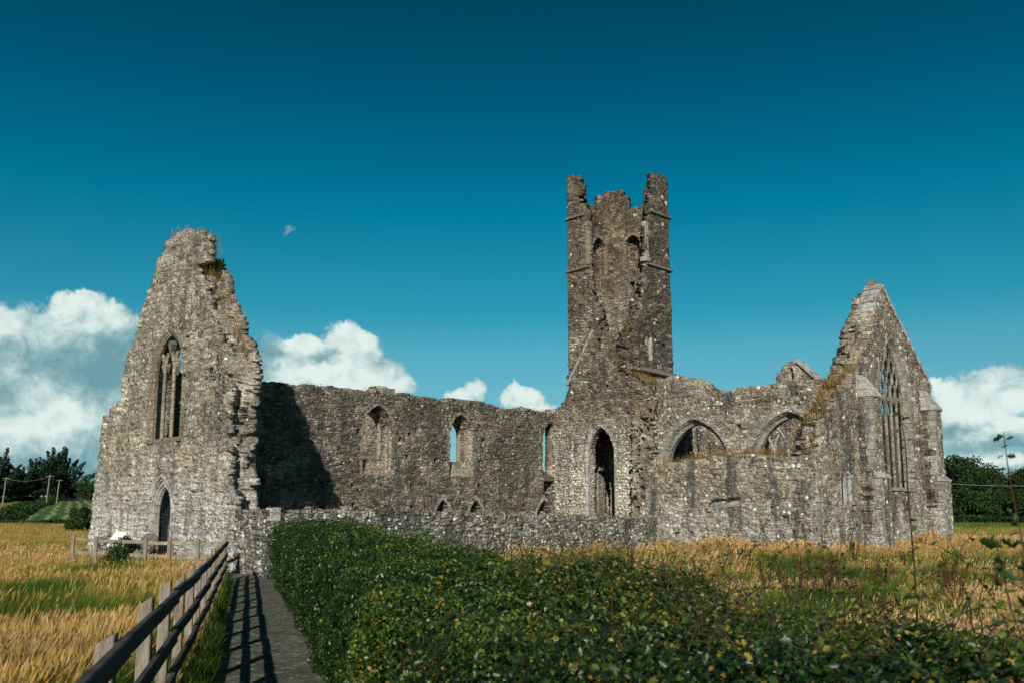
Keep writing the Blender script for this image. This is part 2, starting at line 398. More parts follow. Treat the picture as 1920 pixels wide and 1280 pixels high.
def stone_mat(name, pal, mortar, mottle, lichen=.35, lsize=5.0, stain=.4, moss=.5, low=None, rust=.15, jnt=1.0, bright=1.0):
    m, T, b, out = new_mat(name); P = pos(T)
    sp = T.new('ShaderNodeSeparateXYZ'); T.l.new(P, sp.inputs[0])
    rn = attr(T, 'rnd'); ed = attr(T, 'edge')
    c = T.ramp(rn, [(0, pal[0]), (.3, pal[1]), (.65, pal[2]), (.93, pal[3]), (1, pal[4])])
    n1 = T.noise(P, .35, 4, .6); n2 = T.noise(P, 1.7, 4, .65); n3 = T.noise(P, 7, 4, .7)
    c = T.mix(T.math('MULTIPLY', T.smooth(n2, .42, .66), .7), c, mottle)
    c = T.mix(1.0, c, T.ramp(T.noise(T.vmath('ADD', P, (3, 9, 1)), .75, 3, .6), [(.36, .55), (.5, .95), (.66, 1.35)]), 'MULTIPLY')
    if low:
        col, z0, z1, amt = low
        f = T.smooth(T.math('ADD', sp.outputs[2], T.math('MULTIPLY', T.math('SUBTRACT', n1, .5), 6)), z1, z0)
        c = T.mix(T.math('MULTIPLY', f, amt), c, col)
    c = T.mix(T.math('MULTIPLY', T.smooth(ed, .035, .0), .75), c, mortar)
    q = T.vmath('ADD', scalev(T, P, (2.3, 2.3, 6.4)), T.vmath('SCALE', T.noise(P, 3.0, 2, .5, 1), scale=1.3))
    ve = T.new('ShaderNodeTexVoronoi', feature='DISTANCE_TO_EDGE'); ve.inputs['Scale'].default_value = 1; T.l.new(q, ve.inputs['Vector'])
    vc = T.new('ShaderNodeTexVoronoi'); vc.inputs['Scale'].default_value = 1; T.l.new(q, vc.inputs['Vector'])
    vcs = T.new('ShaderNodeSeparateColor'); T.l.new(vc.outputs['Color'], vcs.inputs[0])
    c = T.mix(1.0, c, T.ramp(vcs.outputs[0], [(0, .72), (.35, .93), (.8, 1.08), (1, 1.28)]), 'MULTIPLY')
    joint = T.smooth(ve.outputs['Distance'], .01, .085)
    c = T.mix(T.math('MULTIPLY', T.math('SUBTRACT', 1.0, joint), T.ramp(T.noise(P, .9, 3, .6), [(.38, .2 * jnt), (.64, .9 * jnt)])), c, tuple(v * .2 for v in mortar))  # near-black joints: dirt and shade between the stones put into the colour
    g = T.ramp(n3, [(.28, .35), (.5, .95), (.7, 1.5)])
    c = T.mix(1.0, c, g, 'MULTIPLY')
    g = T.ramp(n1, [(.3, .72), (.5, 1.0), (.7, 1.2)])
    c = T.mix(1.0, c, g, 'MULTIPLY')
    # dark water stains running down
    st = T.noise(scalev(T, P, (1.3, 1.3, .22)), 1.0, 4, .6)
    c = T.mix(T.math('MULTIPLY', T.smooth(st, .5, .66), min(1, stain * 1.35)), c, (.05, .058, .06))
    # small dark pits, their dirt and shade both put into the colour
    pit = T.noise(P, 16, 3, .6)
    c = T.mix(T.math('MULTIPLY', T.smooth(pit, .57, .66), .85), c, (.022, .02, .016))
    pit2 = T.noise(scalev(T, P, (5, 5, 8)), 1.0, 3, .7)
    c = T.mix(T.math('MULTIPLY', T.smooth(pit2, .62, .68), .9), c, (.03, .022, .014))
    # rusty brown tufts and algae, small
    r2 = T.noise(T.vmath('ADD', P, (13, 5, 7)), 3.2, 4, .75)
    c = T.mix(T.math('MULTIPLY', T.smooth(r2, .56, .66), rust), c, (.22, .105, .035))
    # pale lichen rosettes
    v = T.new('ShaderNodeTexVoronoi'); v.inputs['Scale'].default_value = lsize; v.inputs['Randomness'].default_value = 1
    T.l.new(T.vmath('ADD', P, T.vmath('SCALE', T.noise(P, 12, 2, .5, 1), scale=.06)), v.inputs['Vector'])
    vs_ = T.new('ShaderNodeSeparateColor'); T.l.new(v.outputs['Color'], vs_.inputs[0])
    sel = T.math('GREATER_THAN', vs_.outputs[0], 1 - lichen)
    rad = T.math('MULTIPLY', vs_.outputs[1], .34)
    spot = T.math('MULTIPLY', T.smooth(T.math('SUBTRACT', rad, v.outputs['Distance']), -.02, .05), sel)
    c = T.mix(T.math('MULTIPLY', spot, .9), c, (.66, .66, .61))
    # moss and dry growth on ledges
    nm = T.new('ShaderNodeSeparateXYZ'); T.l.new(T.new('ShaderNodeNewGeometry').outputs['True Normal'], nm.inputs[0])
    up = T.smooth(nm.outputs[2], .45, .8)
    mc = T.ramp(T.noise(P, 2.2, 3, .6), [(.35, (.05, .065, .02)), (.5, (.17, .11, .045)), (.62, (.27, .16, .06)), (.75, (.3, .28, .24))])
    c = T.mix(T.math('MULTIPLY', up, moss), c, mc)
    if bright != 1: c = T.mix(1.0, c, (bright,) * 3, 'MULTIPLY')
    T.l.new(c, b.inputs['Base Color'])
    bp = T.new('ShaderNodeBump'); bp.inputs['Strength'].default_value = 1.0; bp.inputs['Distance'].default_value = .09
    h = T.math('ADD', T.math('ADD', T.math('MULTIPLY', n3, .8), T.math('MULTIPLY', T.noise(P, 26, 3, .7), .5)), T.math('MULTIPLY', T.smooth(ve.outputs['Distance'], 0, .22), .8 * jnt))
    T.l.new(h, bp.inputs['Height']); T.l.new(bp.outputs[0], b.inputs['Normal'])
    return m

def dressed_mat(name, a, bcol, stain=.5, rough=.85):
    m, T, b, out = new_mat(name); P = pos(T)
    c = T.mix(attr(T, 'rnd'), a, bcol)
    c = T.mix(1.0, c, T.ramp(T.noise(P, 6, 4, .65), [(.3, .6), (.5, 1), (.7, 1.3)]), 'MULTIPLY')
    st = T.noise(scalev(T, P, (2.5, 2.5, .5)), 1.0, 4, .6)
    c = T.mix(T.math('MULTIPLY', T.smooth(st, .48, .62), stain), c, (.05, .06, .06))
    c = T.mix(T.math('MULTIPLY', T.smooth(T.noise(P, 9, 2, .5), .62, .68), .7), c, (.5, .5, .45))
    sp = T.new('ShaderNodeSeparateXYZ'); T.l.new(P, sp.inputs[0])
    fr_ = T.math('FRACT', T.math('ADD', T.math('MULTIPLY', sp.outputs[2], 2.7), T.math('MULTIPLY', T.noise(P, .7, 1, .5), 1.6)))
    c = T.mix(T.math('MULTIPLY', T.math('LESS_THAN', fr_, .07), .75), c, (.04, .036, .03))
    c = T.mix(T.math('MULTIPLY', T.smooth(T.noise(P, 14, 3, .7), .58, .66), .7), c, (.035, .033, .028))
    T.l.new(c, b.inputs['Base Color']); b.inputs['Roughness'].default_value = rough
    bp = T.new('ShaderNodeBump'); bp.inputs['Strength'].default_value = .5; bp.inputs['Distance'].default_value = .02
    T.l.new(T.noise(P, 22, 4, .7), bp.inputs['Height']); T.l.new(bp.outputs[0], b.inputs['Normal'])
    return m

def simple_mat(name, c1, c2, scale=5, rough=.9, bump=.3, spec=.2, stretch=None, metallic=0):
    m, T, b, out = new_mat(name); P = pos(T)
    if stretch: P = scalev(T, P, stretch)
    c = T.ramp(T.noise(P, scale, 4, .65), [(.3, c1), (.7, c2)])
    T.l.new(c, b.inputs['Base Color']); b.inputs['Roughness'].default_value = rough
    b.inputs['Specular IOR Level'].default_value = spec; b.inputs['Metallic'].default_value = metallic
    if bump:
        bp = T.new('ShaderNodeBump'); bp.inputs['Strength'].default_value = bump; bp.inputs['Distance'].default_value = .02
        T.l.new(T.noise(P, scale * 4, 3, .6), bp.inputs['Height']); T.l.new(bp.outputs[0], b.inputs['Normal'])
    return m

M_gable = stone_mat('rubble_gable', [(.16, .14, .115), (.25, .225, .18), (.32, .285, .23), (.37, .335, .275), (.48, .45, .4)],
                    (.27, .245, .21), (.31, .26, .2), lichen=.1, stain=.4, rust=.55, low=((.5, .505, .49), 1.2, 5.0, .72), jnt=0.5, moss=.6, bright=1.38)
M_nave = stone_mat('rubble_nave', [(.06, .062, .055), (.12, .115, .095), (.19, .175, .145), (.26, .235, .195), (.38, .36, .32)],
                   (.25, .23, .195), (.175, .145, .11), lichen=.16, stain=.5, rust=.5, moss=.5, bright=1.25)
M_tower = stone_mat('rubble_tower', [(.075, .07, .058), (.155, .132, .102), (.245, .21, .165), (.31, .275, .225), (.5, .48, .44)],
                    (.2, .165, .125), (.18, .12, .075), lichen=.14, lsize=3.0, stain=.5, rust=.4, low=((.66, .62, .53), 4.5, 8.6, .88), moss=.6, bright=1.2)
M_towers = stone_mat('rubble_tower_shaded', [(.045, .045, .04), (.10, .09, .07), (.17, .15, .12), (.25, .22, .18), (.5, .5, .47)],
                     (.16, .13, .095), (.11, .085, .055), lichen=.22, lsize=2.6, stain=.5, rust=.3, moss=.6, bright=1.2)  # tower rubble again, the south face's shade put into darker colours
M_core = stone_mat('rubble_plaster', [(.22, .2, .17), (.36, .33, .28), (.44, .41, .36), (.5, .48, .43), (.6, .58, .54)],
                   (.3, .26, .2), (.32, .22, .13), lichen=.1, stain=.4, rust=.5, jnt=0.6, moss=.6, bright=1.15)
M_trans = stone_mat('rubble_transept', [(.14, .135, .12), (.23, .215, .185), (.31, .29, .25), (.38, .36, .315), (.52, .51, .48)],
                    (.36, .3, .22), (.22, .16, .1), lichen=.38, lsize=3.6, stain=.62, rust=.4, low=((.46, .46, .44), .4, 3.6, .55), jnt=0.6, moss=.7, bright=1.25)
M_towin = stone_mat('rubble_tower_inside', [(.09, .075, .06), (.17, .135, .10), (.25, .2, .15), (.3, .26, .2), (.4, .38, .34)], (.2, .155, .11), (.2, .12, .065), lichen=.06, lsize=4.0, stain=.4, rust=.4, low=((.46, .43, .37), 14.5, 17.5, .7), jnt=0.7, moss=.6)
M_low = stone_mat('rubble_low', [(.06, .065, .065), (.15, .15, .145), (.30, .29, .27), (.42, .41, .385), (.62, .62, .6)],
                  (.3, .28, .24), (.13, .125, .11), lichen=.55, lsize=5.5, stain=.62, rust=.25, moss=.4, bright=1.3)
M_dress = dressed_mat('dressed_limestone', (.19, .185, .17), (.33, .31, .27))
M_dressL = dressed_mat('dressed_limestone_pale', (.28, .275, .26), (.44, .425, .40), .5)
M_dressB = dressed_mat('dressed_limestone_brown', (.17, .135, .095), (.28, .235, .18), .45)
M_string = dressed_mat('string_stone', (.085, .078, .065), (.16, .14, .115), .4)
M_trac = dressed_mat('tracery_stone', (.13, .115, .09), (.25, .22, .175), .55)
M_slab = dressed_mat('coping_slab', (.22, .215, .2), (.4, .39, .36), .5)
M_iron = simple_mat('old_iron', (.02, .018, .016), (.06, .045, .035), 20, .7)
M_wood = simple_mat('weathered_fence_wood', (.022, .022, .018), (.07, .065, .055), 6, .72, .8, .35, stretch=(1, 1, 1))
M_post = simple_mat('weathered_post_wood', (.12, .095, .07), (.29, .25, .2), 7, .8, .6, .25, stretch=(3, 3, .6))
M_white = simple_mat('white_panel', (.74, .76, .77), (.8, .82, .83), 2, .4, 0, .4)
M_plaster = simple_mat('white_render', (.7, .7, .68), (.8, .8, .78), 1, .9, 0)
M_slate = simple_mat('roof_slate', (.03, .035, .04), (.06, .065, .07), 3, .8, 0)

def leaf_mat(name, stops, rough=.5, trans=.35, spec=.4):
    m, T, b, out = new_mat(name)
    c = T.ramp(attr(T, 'rnd'), stops)
    c = T.mix(1.0, c, T.ramp(T.noise(pos(T), .6, 3, .6), [(.3, .7), (.7, 1.3)]), 'MULTIPLY')
    T.l.new(c, b.inputs['Base Color']); b.inputs['Roughness'].default_value = rough; b.inputs['Specular IOR Level'].default_value = spec
    tr = T.new('ShaderNodeBsdfTranslucent'); T.l.new(T.mix(1.0, c, (1.3, 1.25, .6), 'MULTIPLY'), tr.inputs[0])
    mx = T.new('ShaderNodeMixShader'); mx.inputs[0].default_value = trans
    T.l.new(b.outputs[0], mx.inputs[1]); T.l.new(tr.outputs[0], mx.inputs[2]); T.l.new(mx.outputs[0], out.inputs[0])
    return m
M_hedge = leaf_mat('hedge_leaves', [(0, (.008, .024, .007)), (.3, (.018, .05, .011)), (.5, (.04, .085, .014)), (.66, (.075, .115, .014)), (.82, (.14, .165, .02)), (.92, (.24, .22, .03)), (.955, (.3, .22, .03)), (.985, (.3, .12, .04)), (1, (.35, .3, .2))], .42, .3, .5)
M_twig = simple_mat('bark_twig', (.022, .015, .011), (.06, .042, .03), 12, .9, 0)
M_cyp = leaf_mat('cypress_leaves', [(0, (.008, .02, .012)), (.6, (.016, .036, .018)), (1, (.03, .05, .022))], .8, .15, .1)
M_tree = leaf_mat('tree_leaves', [(0, (.012, .03, .01)), (.6, (.025, .055, .014)), (1, (.055, .09, .02))], .7, .25, .2)
M_shrub = leaf_mat('shrub_leaves', [(0, (.015, .035, .01)), (.6, (.035, .07, .016)), (1, (.09, .12, .03))], .6, .3, .3)
M_dock = leaf_mat('dock_leaves', [(0, (.05, .022, .012)), (.6, (.11, .05, .025)), (1, (.18, .10, .05))], .9, .2, .1)
M_grass = leaf_mat('grass_blades', [(0, (.018, .05, .008)), (.18, (.045, .11, .014)), (.32, (.10, .17, .02)), (.44, (.20, .19, .035)), (.56, (.38, .265, .075)), (.68, (.50, .33, .13)), (.78, (.40, .22, .10)), (.86, (.58, .40, .2)), (.94, (.66, .48, .26)), (1, (.2, .11, .05))], .8, .35, .15)
M_wallgrass = leaf_mat('wall_grass_blades', [(0, (.03, .06, .012)), (.3, (.08, .12, .02)), (.45, (.22, .15, .04)), (.7, (.34, .19, .06)), (1, (.5, .34, .15))], .9, .3, .1)

# ------------------------------------------------------------------ the ruined priory
ruin = empty('ruined_priory', (14.84, 34, 0), label='roofless grey stone priory ruin with a broken tower, pointed gables and a long nave wall', cat='ruined church')

def lerp_poly(a, b, t): return [(p[0] * (1 - t) + q[0] * t, p[1] * (1 - t) + q[1] * t) for p, q in zip(a, b)]
random.seed(4)
def putlogs(us, zs, w=.17, skip=.25, k1=0, jit=.12):
    hs = []
    for z in zs:
        for u in us:
            if random.random() < skip: continue
            x = u + random.uniform(-jit, jit); y = z + random.uniform(-.06, .06); s = w * random.uniform(.7, 1.2) / 2
            hs.append(([(x - s, y - s), (x + s, y - s), (x + s, y + s), (x - s, y + s)], 0, k1))
    return hs

# --- west gable -------------------------------------------------------------
left = [(41.4, -.4), (41.34, 1.2), (41.2, 1.9), (41.02, 2.56), (41.02, 3.45), (40.8, 3.7), (40.56, 5.58), (40.5, 6.2), (39.8, 6.26), (39.66, 6.5), (39.1, 6.66), (38.55, 6.7), (38.46, 8.11),
        (37.94, 8.9), (37.42, 9.55), (37.03, 10.27), (36.63, 10.6), (36.25, 11.17), (35.95, 11.69), (35.61, 11.95), (35.55, 12.4), (35.1, 12.48), (34.85, 13.04), (33.8, 13.1), (32.4, 12.8)]
fr = [(31.1, 12.3), (30.95, 11.4), (31.85, 11.3), (31.86, 11.05), (31.18, 10.46), (30.45, 9.08), (29.5, 7.57), (29.23, 7.0), (28.83, 6.2), (29.02, 5.1), (28.88, 4.25), (28.7, 3.49), (28.53, 2.88), (28.1, 2.2), (28.1, -.4)]
bk = [(33.3, 12.4), (33.1, 11.85), (31.85, 11.65), (31.41, 11.05), (30.81, 10.29), (30.39, 9.52), (29.5, 8.4), (29.05, 8.1), (28.68, 7.41), (28.6, 6.6), (28.9, 5.4), (28.84, 3.74), (28.6, 3.3), (28.4, 2.2), (28.4, -.4)]
gk = [0, .25, .5, .78, 1.06]
def gable_poly(k):
    r = lerp_poly(fr, bk, min(1, k / 3.0))
    if k >= 1: r = [(u + (.3 if k < 3 else .0) * (z < 12) * (.5 + .5 * math.sin(z * 2.3 + k)), z) for u, z in r]
    return left + r
WW = arch(34.2, 1.52, 7.35, 9.2, 4.82)
DW = arch(34.02, .98, 1.95, 3.3, -.35)
DW2 = arch(34.02, 1.2, 1.95, 3.45, -.35)
WW2 = arch(34.2, 1.75, 7.35, 9.45, 4.7)
holes = [(WW, 0, 0), (WW2, 1, 3), (DW, 0, 0), (DW2, 1, 3)]
holes += [([(27.5, 2.2), (28.0, 2.2), (28.0, 2.75), (27.75, 3.0), (27.5, 2.75)], 0, 3)]
holes += putlogs(np.arange(29.6, 40.5, 1.45), (2.1, 3.6, 5.2, 6.9, 8.6), skip=.45)
for (a, b, w, h) in ((37.3, 2.2, .5, .3), (37.1, 3.0, .45, .5), (36.7, 3.6, .3, .7), (31.4, 3.3, .3, .4), (30.6, 2.55, .3, .25), (37.8, .9, .2, .3)):
    holes.append(([(a - w / 2, b), (a + w / 2, b + .1), (a + w / 2, b + h), (a - w / 3, b + h)], 0, 0))
west = voxwall('gable_wall', M_gable, ruin, 'x', 14.84, (27.9, 41.6), (-.4, 13.4), .042, gk, gable_poly, holes, (.13, .3, .18, .55), .06, seed=3)
tag(west, 'tall broken west gable of the nave with a traceried window over a doorway')

mb = MB()       # moulded frame of the west window
mb.sweep(WW, [(-.05, -.03), (.05, -.02), (.1, .04), (.15, .05), (.2, .1), (.24, .12), (.24, .24), (-.05, .28)], 'x', 14.84, wob=.012)
mb.prism([(32.68, 4.7), (35.72, 4.7), (35.72, 4.86), (32.68, 4.86)], 'x', 14.8, 15.7)
tag(mb.build('window_frame', M_dressB, west, bevel=0))
BAR = [(-.07, .13), (-.03, .07), (.03, .07), (.07, .13), (.07, .16), (.03, .22), (-.03, .22), (-.07, .16)]
def arc_pts(c, R, a0, a1, zs, n=9): return [(c + R * math.cos(a0 + (a1 - a0) * k / n), zs + R * math.sin(a0 + (a1 - a0) * k / n)) for k in range(n + 1)]
w_, r_ = 1.22, 1.6; Rm = (w_ * w_ + r_ * r_) / (2 * w_)
for sgn, u0 in ((1, 34.62), (-1, 33.78)):
    m2 = MB(); m2.sweep([(u0, 4.86), (u0, 6.1), (u0, 7.35)], BAR, 'x', 14.84, wob=.01, block=1)
    # intersecting tracery: the mullion branches into two arcs
    m2.sweep(arc_pts(u0 - Rm, Rm, 0, .58, 7.35), BAR, 'x', 14.84, wob=.01)
    m2.sweep([(2 * u0 - x, z) for x, z in arc_pts(u0 - Rm, Rm, 0, .58, 7.35)], BAR, 'x', 14.843, wob=.01)
    m2.build('mullion', M_dressB, west)
for (a, z, s) in ((34.2, 8.55, .2), (34.68, 7.75, .22), (33.72, 7.75, .24)):
    mb = MB(); mb.prism([(a, z - s * 1.7), (a + s, z + s * .2), (a + s * .7, z + s), (a - s * .7, z + s), (a - s, z + s * .2)], 'x', 14.95, 15.12); mb.build('tracery_block', M_trac, west)

def orders(c, w, spring, apex, base, n, step, depth, x0, hood=True):
    """stepped orders of a doorway"""
    m = MB()
    for k in range(n):
        p = arch(c, w - k * step, spring, apex - k * step * 1.25, base, 12)
        d = k * depth
        m.sweep(p, [(-.01, d - .01), (step * .35, d), (step * .5, d - .035), (step * .72, d - .02), (step * .8, d + .03), (step * 1.02, d + .07), (step * 1.02, d + depth + .04), (-.01, d + depth + .04)], 'x', x0, wob=.006)
    if hood:
        p = arch(c, w + .12, spring, apex + .15, None, 12)
        m.sweep(p, [(0, -.1), (.1, -.07), (.12, .05), (-.02, .05)], 'x', x0, wob=.01)
    return m
m = orders(34.02, .98, 1.95, 3.3, -.3, 3, .1, .07, 14.84)
m.build('doorway_surround', M_dressL, west)
gate = MB()     # iron gate standing half open in the doorway
for k in range(7):
    u = 33.42 + k * .2
    gate.tube([(15.2, u, -.1), (15.2, u, 2.35 - .12 * abs(k - 3))], .012, 5)
for z in (.1, 1.0, 1.9): gate.tube([(15.2, 33.38, z), (15.2, 34.66, z)], .018, 5)
tag(gate.build('iron_gate', M_iron, west), 'dark iron bar gate in the pointed doorway')

# --- nave north wall ----------------------------------------------------------
def top_line(a, b, z, amp, seed, n=40):
    us = np.linspace(a, b, n); zz = z + amp * 2 * (fbm(us * .7, us * 0 + 3, seed) - .47)
    return list(zip(us.tolist(), zz.tolist()))
nt = top_line(15.6, 41.3, 8.1, .14, 5)
npoly = [(15.6, -.4)] + nt + [(41.3, -.4)]
nh = []
NW_ = [(27.64, .95, 3.8, 6.15, 7.42), (33.42, .84, 3.85, 6.2, 7.36), (40.95, .75, 4.0, 6.3, 7.4)]
for i, (c, w, b, sp_, ap) in enumerate(NW_):
    for k in range(4):                                   # splayed reveal: narrower and with a rising sill towards the outside
        ww = w - ((0, .07, .13, .17)[k] if i < 2 else 0)
        nh.append((arch(c, ww, sp_ - .02 * k, ap - .08 * k, b + .02 + ((0, .25, .7, .8)[k] if i < 2 else .12 * k)), k, k))
for (c, w) in ((32.12, .72), (34.6, .72), (40.3, .8)):
    nh.append((arch(c, w, 1.1, 2.6, -.5, 8), 0, 2))
nh.append(([(40.2, 2.75), (41.25, 2.75), (41.25, 3.75), (40.3, 3.75)], 0, 2))
random.seed(8)
nh += putlogs(np.arange(17.5, 40.5, 1.75), (2.2, 3.3, 4.75, 6.0), skip=.22, w=.2, jit=.2)
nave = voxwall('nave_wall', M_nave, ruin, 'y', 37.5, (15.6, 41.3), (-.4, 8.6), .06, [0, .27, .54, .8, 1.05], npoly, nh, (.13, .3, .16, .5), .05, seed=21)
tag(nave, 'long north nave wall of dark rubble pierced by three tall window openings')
for (c, w, b, sp_, ap) in NW_[:2]:
    mb = MB(); mb.sweep(arch(c, w, sp_, ap, b), [(-.17, -.02), (-.02, -.03), (.0, .0), (.005, .1), (-.17, .1)], 'y', 37.5, wob=.02, block=2)
    q = MB()                                             # pale rendered east reveal and sloping sill
    q.add([(c + w - .012, 37.52, b), (c + w - .012, 37.52, sp_ + .3), (c + w - .14, 38.02, sp_ + .25), (c + w - .14, 38.02, b + .5), (c + w + .1, 37.52, b), (c + w + .1, 37.52, sp_ + .3), (c + w - .05, 38.02, sp_ + .25), (c + w - .05, 38.02, b + .5)],
          [(0, 1, 2, 3), (7, 6, 5, 4), (0, 4, 5, 1), (3, 2, 6, 7), (1, 5, 6, 2), (0, 3, 7, 4)])
    q.add([(c - w, 37.53, b - .05), (c + w, 37.53, b - .05), (c + w - .14, 38.05, b + .7), (c - w + .14, 38.05, b + .7), (c - w, 37.53, b + .02), (c + w, 37.53, b + .02), (c + w - .14, 38.02, b + .78), (c - w + .14, 38.02, b + .78)],
          [(0, 1, 2, 3), (7, 6, 5, 4), (0, 4, 5, 1), (1, 5, 6, 2), (2, 6, 7, 3), (3, 7, 4, 0)])
    q.build('splayed_reveal', M_core, nave)
    mb.sweep(arch(c, w - .2, sp_ - .06, ap - .3, b + .88), [(-.03, -.14), (.05, -.1), (.09, 0), (.07, .1), (-.03, .1)], 'y', 38.45, wob=.012)
    mb.build('window_frame', M_dressB, nave)
for (c, w) in ((32.12, .72), (34.6, .72), (40.3, .8)):
    mb = MB(); a = arch(c, w, 1.1, 2.6, None, 10)
    for k in range(len(a) - 1):
        p, q = a[k], a[k + 1]; cx, cz = c, 1.2
        f = 1.16 + random.uniform(-.03, .05)
        P2 = (cx + (p[0] - cx) * f, cz + (p[1] - cz) * f); Q2 = (cx + (q[0] - cx) * f, cz + (q[1] - cz) * f)
        if p[1] > 1.5: mb.prism([p, q, Q2, P2], 'y', 37.46 + random.uniform(-.01, .01), 37.7)
    mb.build('niche_arch', M_dress, nave)

# --- tower ---------------------------------------------------------------------
tower = empty('tower', (43.4, 33.8, 0), ruin)
tag(tower, 'slender square crossing tower with its near corner fallen away and tall corner merlons')
tw = [(37.6, -.4), (37.6, 8.15), (37.2, 8.25), (36.85, 8.4), (36.62, 8.75), (36.3, 9.3), (36.25, 9.8), (36.6, 10.4), (36.6, 16.9), (36.6, 23.2), (35.85, 23.25), (35.15, 22.8), (35.12, 22.1), (35.3, 21.3),
      (34.95, 20.8), (34.6, 20.4), (34.4, 19.9), (34.5, 19.4), (34.35, 18.0), (34.35, 17.2), (34.5, 16.9), (34.1, 16.3), (34.2, 15.6), (34.2, 14.8), (33.9, 13.9), (33.8, 13.2), (33.6, 12.7), (33.1, 12.2), (32.3, 11.7), (31.9, 11.3), (31.5, 10.9),
      (31.5, 9.9), (31.2, 9.6), (30.6, 9.1), (29.9, 9.2), (29.5, 9.4), (29.4, 9.0), (29.4, -.4)]
AD = arch(33.8, 1.06, 5.3, 6.95, -.4)
random.seed(12)
th = [([(30, 21.3), (37, 21.3), (37, 25), (30, 25)], 2, 3), ([(36.2, 10.3), (38, 10.3), (38, 24), (36.2, 24)], 0, 3), (AD, 0, 3), ([(33.66, 11.55), (33.94, 11.55), (33.94, 12.25), (33.66, 12.25)], 0, 3)]
th += putlogs(np.arange(30.2, 37.2, 1.5), (2.4, 3.4, 5.2, 7.6, 9.3), skip=.45, w=.2)
th += putlogs(np.arange(34.6, 36.2, 1.1), (11, 13), skip=.5, w=.15)
tww = voxwall('tower_wall', M_tower, tower, 'x', 41.25, (29.3, 37.7), (-.4, 23.5), .07, [0, .22, .45, .66, .85], lambda k: [(y + (.12 * math.sin(z * 3 + k) * (k > 0) if z > 10.9 and y < 35.5 else 0) + ((.3 if z < 20.2 else .12) * k if z > 15 and y < 34.95 else 0), z) for y, z in tw], th, (.13, .28, .18, .5), .055, seed=41)
tag(tww, 'sunlit west face of the tower above the tall pointed chancel arch')
jag = [(41.25, 9.9), (41.25, 11.2), (41.0, 11.8), (41.9, 12.6), (42.2, 13.4), (42.7, 14.6), (42.5, 15.6), (42.9, 16.4), (43.1, 16.9), (42.95, 18.0), (42.9, 18.8), (43.3, 19.6), (43.5, 20.4), (43.75, 21.0), (43.85, 22.1), (43.95, 22.9)]
ts = [(46.2, 9.9)] + jag + [(44.6, 23.0), (46.2, 22.95)]
lan = arch(43.27, .2, 12.1, 12.45, 10.95, 6)
sh = [([(40, 21.3), (46, 21.3), (46, 25), (40, 25)], 2, 3), (lan, 0, 0), ([(45.7, 9), (47, 9), (47, 24), (45.55, 24), (45.62, 16)], 0, 3)]
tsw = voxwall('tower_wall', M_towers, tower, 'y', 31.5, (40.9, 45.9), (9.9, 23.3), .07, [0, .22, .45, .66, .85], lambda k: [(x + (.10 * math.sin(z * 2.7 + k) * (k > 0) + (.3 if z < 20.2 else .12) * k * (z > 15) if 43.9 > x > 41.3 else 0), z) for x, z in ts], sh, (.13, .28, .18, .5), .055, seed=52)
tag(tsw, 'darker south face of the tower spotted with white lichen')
te = [(30.2, -.4), (30.2, 9.9), (32.35, 10), (32.35, 22.8), (33.15, 22.6), (33.19, 21.5), (34.38, 21.5), (34.5, 22.45), (34.95, 22.55), (35.0, 23.0), (35.85, 23.05), (35.85, 9.9), (37.5, 9.0), (37.5, -.4)]
eh = [(arch(33.85, .62, 18.9, 19.55, 17.4, 8), 0, 2), (arch(33.5, .13, 18.6, 18.9, 17.5, 5), 3, 3), ([(33.72, 15.85), (34.15, 15.85), (34.15, 16.5), (33.72, 16.5)], 0, 1), (arch(33.95, .95, 4.6, 6.2, -.4), 0, 3), ([(36.0, -.5), (36.98, -.5), (36.98, 4.4), (36.0, 4.4)], 0, 3), ([(33.19, 21.42), (34.38, 21.5), (34.5, 24), (33.19, 24)], 0, 3), ([(32, 21.35), (36, 21.35), (36, 25), (32, 25)], 0, 1)]
voxwall('tower_wall', M_towin, tower, 'x', 44.87, (30.2, 37.5), (-.4, 23.3), .07, [0, .2, .4, .6, .83], te, eh, (.13, .3, .2, .5), .07, seed=61, rag=.4)
tn = [(41.6, 8.0), (41.6, 22.6), (42.66, 22.6), (42.66, 21.5), (43.8, 21.5), (44.0, 22.5), (44.9, 22.6), (44.95, 23.05), (46, 23.2), (46, 8.0)]
nh2 = [(arch(43.45, .66, 18.6, 19.4, 17.0, 8), 0, 2), ([(42.66, 21.4), (43.8, 21.45), (43.98, 24), (42.66, 24)], 0, 3), ([(41, 21.35), (46, 21.35), (46, 25), (41, 25)], 0, 1)]
# the north wall's inner face looks south
voxwall('tower_wall', M_towin, tower, 'y', 35.4, (42.1, 45.7), (8.0, 23.3), .07, [0, .2, .4, .6, .8], tn, nh2, (.13, .3, .2, .5), .07, seed=71, rag=.4)
voxwall('tower_wall', M_core, tower, 'y', 37.5, (41.3, 45.7), (-.4, 9), .1, [0, .4, .8], [(41, -.4), (41, 8.2), (46, 8.6), (46, -.4)], (), (.2, .35, .3, .7), .05, seed=74)
mb = MB()       # vault and floors inside the tower, and the south wall of its lowest stage
mb.box((43.5, 33.4, 9.55), (2.7, 3.95, .6), jit=.02)
mb.box((43.49, 34.9, 7.6), (2.7, 5.1, .4), jit=.02)
mb.build('vault', M_core, tower)
voxwall('tower_wall', M_core, tower, 'y', 31.55, (42.1, 45.7), (-.4, 10.0), .1, [0, .4, .8], [(42.1, -.4), (42.1, 9.9), (45.7, 9.9), (45.7, -.4)], (), (.2, .35, .3, .7), .05, seed=73)
